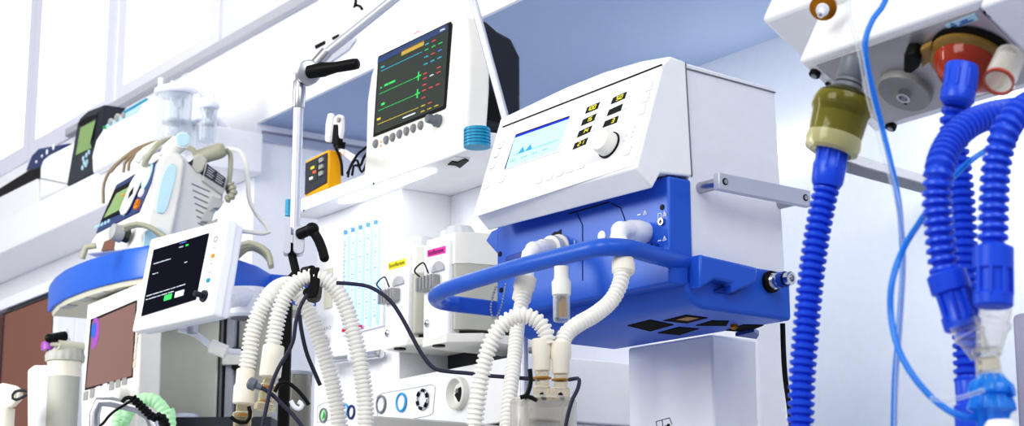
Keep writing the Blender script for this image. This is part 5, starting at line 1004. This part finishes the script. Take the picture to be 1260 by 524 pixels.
# round knock-out cover with a hex stud
u = R_.uv(1116, 106); rr = mm(36, 1.68)
mb = MB('valve_grey'); rings = []
mb.lathe(R_, *u, [(rr, .0025), (rr, .009), (rr * .97, .0105)], n=48); cv = mb.obj('round_cover', hu)
mb = MB('chrome'); us = R_.uv(1118, 104); mb.lathe(R_, *us, [(.0068, .0105), (.0068, .018), (.0045, .018), (.0045, .012)], n=6 * 4); mb.obj('stud', cv)
mb = MB('ink'); mb.lathe(R_, *R_.uv(1118, 117), [(.0018, .0105), (.0018, .0112)], n=10); mb.obj('pin_hole', cv)
# olive filter on its black neck
Y0 = 1.70; kf = Y0 / FPX
ft = thing('filter_housing', 'olive translucent filter housing on a dark neck under the unit', 'filter', P(1022, 178, Y0))
p0, p1 = P(1049, 84, Y0 + .0), P(1024, 180, Y0 - .0); L_ = (p1 - p0).length; q_ = lambda s_: L_ * s_
mb = MB('btn_dark'); mb.axis(p0 - (p1 - p0).normalized() * .008, p1, [(0, 17 * kf), (q_(.22), 17 * kf), (q_(.25), 15 * kf), (q_(.42), 22 * kf)], n=30); mb.axis(p0, p1, [(q_(.20), 17.6 * kf), (q_(.30), 18.5 * kf), (q_(.34), 25 * kf)], 'soft_black', n=30, caps=False); mb.obj('neck', ft)
mb = MB('clear_olive_dark'); mb.axis(p0, p1, [(q_(.28), 22 * kf), (q_(.36), 34 * kf), (q_(.42), 36 * kf), (q_(.56), 36 * kf)], n=40); mb.obj('top_band', ft)
mb = MB('clear_olive'); mb.axis(p0, p1, [(q_(.40), 37.5 * kf), (q_(.46), 39 * kf), (q_(.56), 39 * kf), (q_(.60), 36 * kf), (q_(.90), 34.5 * kf)], n=40, caps=False); mb.obj('bowl', ft)
mb = MB('clear_rim'); mb.axis(p0, p1, [(q_(.88), 35.5 * kf), (q_(.97), 36.5 * kf), (q_(1.06), 34 * kf), (q_(1.09), 27 * kf), (q_(1.0), 21 * kf)], n=40, caps=False); mb.obj('lower_rim', ft)
mb = MB('core_olive'); mb.axis(p0, p1, [(q_(.62), 31 * kf), (q_(.94), 29 * kf), (q_(1.06), 18 * kf)], n=32); mb.obj('filter_core', ft)
HB = hose('blue_hose', [(1022, 215), (1015, 240), (1007, 280), (1000, 325), (995, 370), (991, 415), (987, 465), (985, 524), (984, 570)], 1.7, 17, 'blue_hose', 'thick blue corrugated hose hanging from the olive filter', pitch=.0076, depth=.32)
def bsock(par, p0, p1, prof, Y, ribs=True):
    a_, b_ = P(*p0, Y), P(*p1, Y); L2 = (b_ - a_).length; k = Y / FPX
    mb = MB('blue_hose'); mb.axis(a_, b_, [(L2 * t_, r_ * k) for t_, r_ in prof], n=36); so = mb.obj('socket', par)
    if ribs:
        d = (b_ - a_).normalized(); pr_ = d.cross(Vec((0, 1, 0))).normalized(); fw = pr_.cross(d); rm = max(r_ for t_, r_ in prof) * k
        for ang in (-60, -20, 20, 60):
            a = math.radians(ang); n_ = pr_ * math.sin(a) - fw * math.cos(a)
            if n_.y > 0: n_ = pr_ * math.sin(a) + fw * math.cos(a)
            m2 = MB('blue_hose'); m2.cyl(a_ + d * L2 * .18 + n_ * rm * .93, a_ + d * L2 * .62 + n_ * rm * .93, .0016); m2.obj('grip_rib', so)
    return so
bsock(HB, (1025, 176), (1017, 230), [(0, 19), (.03, 20), (.45, 20), (.5, 21.5), (.9, 20), (1, 17)], 1.7)
# exhalation valve: red dome in a clear amber plate
YV = 1.62; kv = YV / FPX
ev = thing('exhalation_valve', 'reddish translucent valve in a clear amber plate under the unit', 'valve', R_.W(*R_.uv(1190, 85), .0))
u = R_.uv(1196, 70); 
mb = MB('clear_gold'); mb.lathe(R_, *u, [(mm(55, 1.62), .003), (mm(55, 1.62), .009), (mm(50, 1.62), .012)], n=44); mb.obj('amber_plate', ev)
mb = MB('black'); mb.lathe(R_, *R_.uv(1200, 66), [(mm(58, 1.62), .0026), (mm(58, 1.62), .005)], n=44); mb.obj('gasket', ev)
pl2 = MB('black'); q = [R_.uv(*p) for p in ((1119, 50), (1130, 49), (1139, 55), (1137, 67), (1128, 74), (1118, 72))]; pl2.prism(R_, q, .0025, .018); pl2.obj('latch', ev, .002)
mb = MB('clear_gold'); q = [R_.uv(*p) for p in ((1136, 50), (1150, 44), (1152, 62), (1138, 74))]; mb.prism(R_, q, .004, .012); mb.obj('latch_tab', ev, .002)
# dome: lathe along the direction towards the hose
c0 = R_.W(*u, .008); c1 = P(1181, 92, c0.y - .03); d_ = (c1 - c0).length
mb = MB('clear_red'); mb.lathe(R_, u[0], u[1], [(mm(47, 1.6), .010), (mm(46, 1.6), .016), (mm(36, 1.6), .026), (mm(24, 1.6), .033), (mm(21, 1.6), .040)], n=44); mb.obj('red_dome', ev)
mb = MB('clear_red'); mb.lathe(R_, u[0], u[1], [(mm(30, 1.6), .012), (mm(22, 1.6), .02)], n=30); mb.obj('membrane', ev)
a_, b_ = P(1243, 70, 1.56), P(1229, 100, 1.54); L2 = (b_ - a_).length
mb = MB('clear_jar'); mb.axis(a_, b_, [(0, 19 * kv), (L2, 19 * kv), (L2, 16 * kv), (L2 * .2, 16 * kv)], n=32); so_ = mb.obj('side_port', ev)
mb = MB('clear_red'); dd = (b_ - a_).normalized(); mb.axis(b_ - dd * .001, b_ + dd * .002, [(0, 19.6 * kv), (.003, 19.6 * kv), (.003, 16.5 * kv), (0, 16.5 * kv)], n=32, caps=False); mb.obj('port_rim', so_)
HD = hose('blue_hose', [(1180, 118), (1176, 134), (1173, 150), (1175, 180), (1180, 215), (1184, 260), (1186, 310), (1187, 360), (1189, 420), (1191, 470)], 1.6, 17.5, 'blue_hose', 'blue corrugated hose hanging from the red valve behind the pair', pitch=.0076, depth=.32)
bsock(HD, (1184, 80), (1177, 128), [(0, 20), (.05, 21.5), (.6, 21), (.64, 22.5), (.92, 22), (1, 18)], 1.585)
bsock(HD, (1191, 462), (1196, 530), [(0, 14), (.1, 17), (.5, 17), (.55, 20), (1, 20)], 1.6, False)
HE = hose('blue_hose', [(1165, 345), (1160, 318), (1156, 285), (1153, 245), (1156, 208), (1167, 178, 1.44), (1188, 156, 1.46), (1212, 144, 1.48), (1240, 138, 1.5), (1275, 134, 1.52)], 1.42, 19.5, 'blue_hose', 'blue corrugated hose arching up from the left leg of the clear Y piece', pitch=.0076, depth=.32)
HF = hose('blue_hose', [(1222, 318), (1222, 290), (1223, 250), (1226, 205), (1236, 165, 1.38), (1254, 138, 1.39), (1290, 115, 1.42)], 1.38, 19.5, 'blue_hose', 'blue corrugated hose rising from the right leg of the clear Y piece', pitch=.0076, depth=.32)
bsock(HE, (1186, 405), (1163, 333), [(0, 20), (.04, 23.5), (.24, 23.5), (.28, 21), (.62, 21), (.66, 25.5), (.95, 25), (1, 20)], 1.415)
bsock(HF, (1222, 378), (1222, 302), [(0, 22), (.04, 25), (.2, 25), (.24, 22), (.58, 22), (.62, 25.5), (.96, 25.5), (1, 20)], 1.375)
# clear Y piece and the blue nebuliser cup below it
YY = 1.4; ky = YY / FPX
yp = thing('y_piece', 'clear plastic Y piece joining the two front blue hoses', 'connector', P(1216, 462, YY))
def leg(p0, p1, r0, r1):
    a_, b_ = P(*p0, YY), P(*p1, YY); L2 = (b_ - a_).length; mb = MB('clear_jar'); mb.axis(a_, b_, [(0, r0 * ky), (L2 * .3, r0 * ky), (L2 * .35, r0 * 1.15 * ky), (L2 * .42, r0 * 1.15 * ky), (L2 * .5, r0 * .95 * ky), (L2, r1 * ky)], n=28, caps=False); return mb.obj('leg', yp)
leg((1184, 396), (1208, 438), 18, 14); leg((1226, 374), (1216, 436), 20, 15)
a_, b_ = P(1213, 428, YY), P(1218, 468, YY); L2 = (b_ - a_).length
mb = MB('clear_jar'); mb.axis(a_, b_, [(0, 18 * ky), (L2 * .2, 19 * ky), (L2 * .3, 15 * ky), (L2 * .85, 16 * ky), (L2, 19 * ky)], n=30); mb.obj('stem', yp)
mb = MB('clear_amber'); mb.axis(a_, b_, [(L2 * .3, 13.5 * ky), (L2 * .7, 13.5 * ky)], n=24); mb.obj('inner_sleeve', yp)
nb = thing('nebuliser_cup', 'bright blue ribbed cup below the clear Y piece', 'cup', P(1220, 520, YY))
a_, b_ = P(1219, 460, YY), P(1221, 530, YY); L2 = (b_ - a_).length
n = 40; rings = []; mb = MB('clear_blue'); d_ = (b_ - a_).normalized(); ax_ = d_.orthogonal().normalized(); bx_ = d_.cross(ax_)
for t_, r_ in ((0, 15), (.12, 22), (.2, 28), (.34, 30), (.38, 25), (.5, 29), (.62, 31), (.68, 24), (.85, 20), (1, 18)):
    rings.append([a_ + d_ * L2 * t_ + (ax_ * math.cos(2 * math.pi * k / n) + bx_ * math.sin(2 * math.pi * k / n)) * r_ * ky * (1 if k % 4 < 2 else .88) for k in range(n)])
mb.loft(rings); mb.obj('cup_body', nb)
mb = MB('clear_blue'); mb.cyl(P(1219, 485, YY), P(1248, 480, YY - .01), 8 * ky); mb.obj('side_nozzle', nb)
mb = MB('white'); mb.lathe(Fr(P(1232, 530, YY - .03), (1, 0, 0), (0, 1, 0)), 0, 0, [(20 * ky, -.02), (20 * ky, .004), (15 * ky, .008)], n=28); mb.obj('white_base', nb)
# thin tubes
def tubing(nm, pts, Y, rpx, m, lab): mb = MB(m); mb.tube(px_path(pts, Y), mm(rpx, Y), n=12, step=.006); return tag(mb.obj(nm), lab, 'tubing')
tubing('clear_tubing', [(1045, -20), (1044, 8), (1047, 28), (1056, 55), (1061, 78), (1067, 112), (1077, 150), (1088, 190), (1100, 232), (1108, 270), (1112, 310), (1110, 360), (1107, 410), (1104, 470), (1102, 560)], 1.5, 3.4, 'clear_plastic', 'clear thin tubing running down beside the blue tubing')
tubing('blue_tubing', [(1096, -20), (1087, 6), (1074, 24), (1065, 48), (1066, 75), (1073, 108), (1083, 148), (1094, 192), (1104, 238), (1109, 280), (1111, 330), (1108, 380), (1105, 420), (1101, 470), (1099, 560)], 1.51, 4, 'clear_blue', 'blue thin tubing falling straight from the top beside the olive filter')
tubing('blue_tubing', [(1225, 178, 1.5), (1205, 190, 1.52), (1186, 205, 1.52), (1160, 232, 1.5), (1135, 268, 1.47), (1112, 305, 1.45), (1098, 345, 1.44), (1096, 385, 1.44), (1104, 425, 1.43), (1122, 460, 1.42), (1150, 492, 1.41), (1182, 512, 1.4), (1212, 514, 1.4)], 1.46, 4.2, 'clear_blue', 'blue thin tubing in a wide loop around to the ribbed cup')
tubing('clear_tubing', [(1210, 480), (1190, 487), (1165, 492), (1145, 490)], 1.38, 3, 'clear_plastic', 'short clear tubing leaving the ribbed cup')
wire('loose_wire', [(436, -8), (438, 4), (434, 9), (441, 6), (446, 12)], 4.7, .004, 'black', 'tangle of black wire hanging at the top edge above the jointed arm', 'wire')
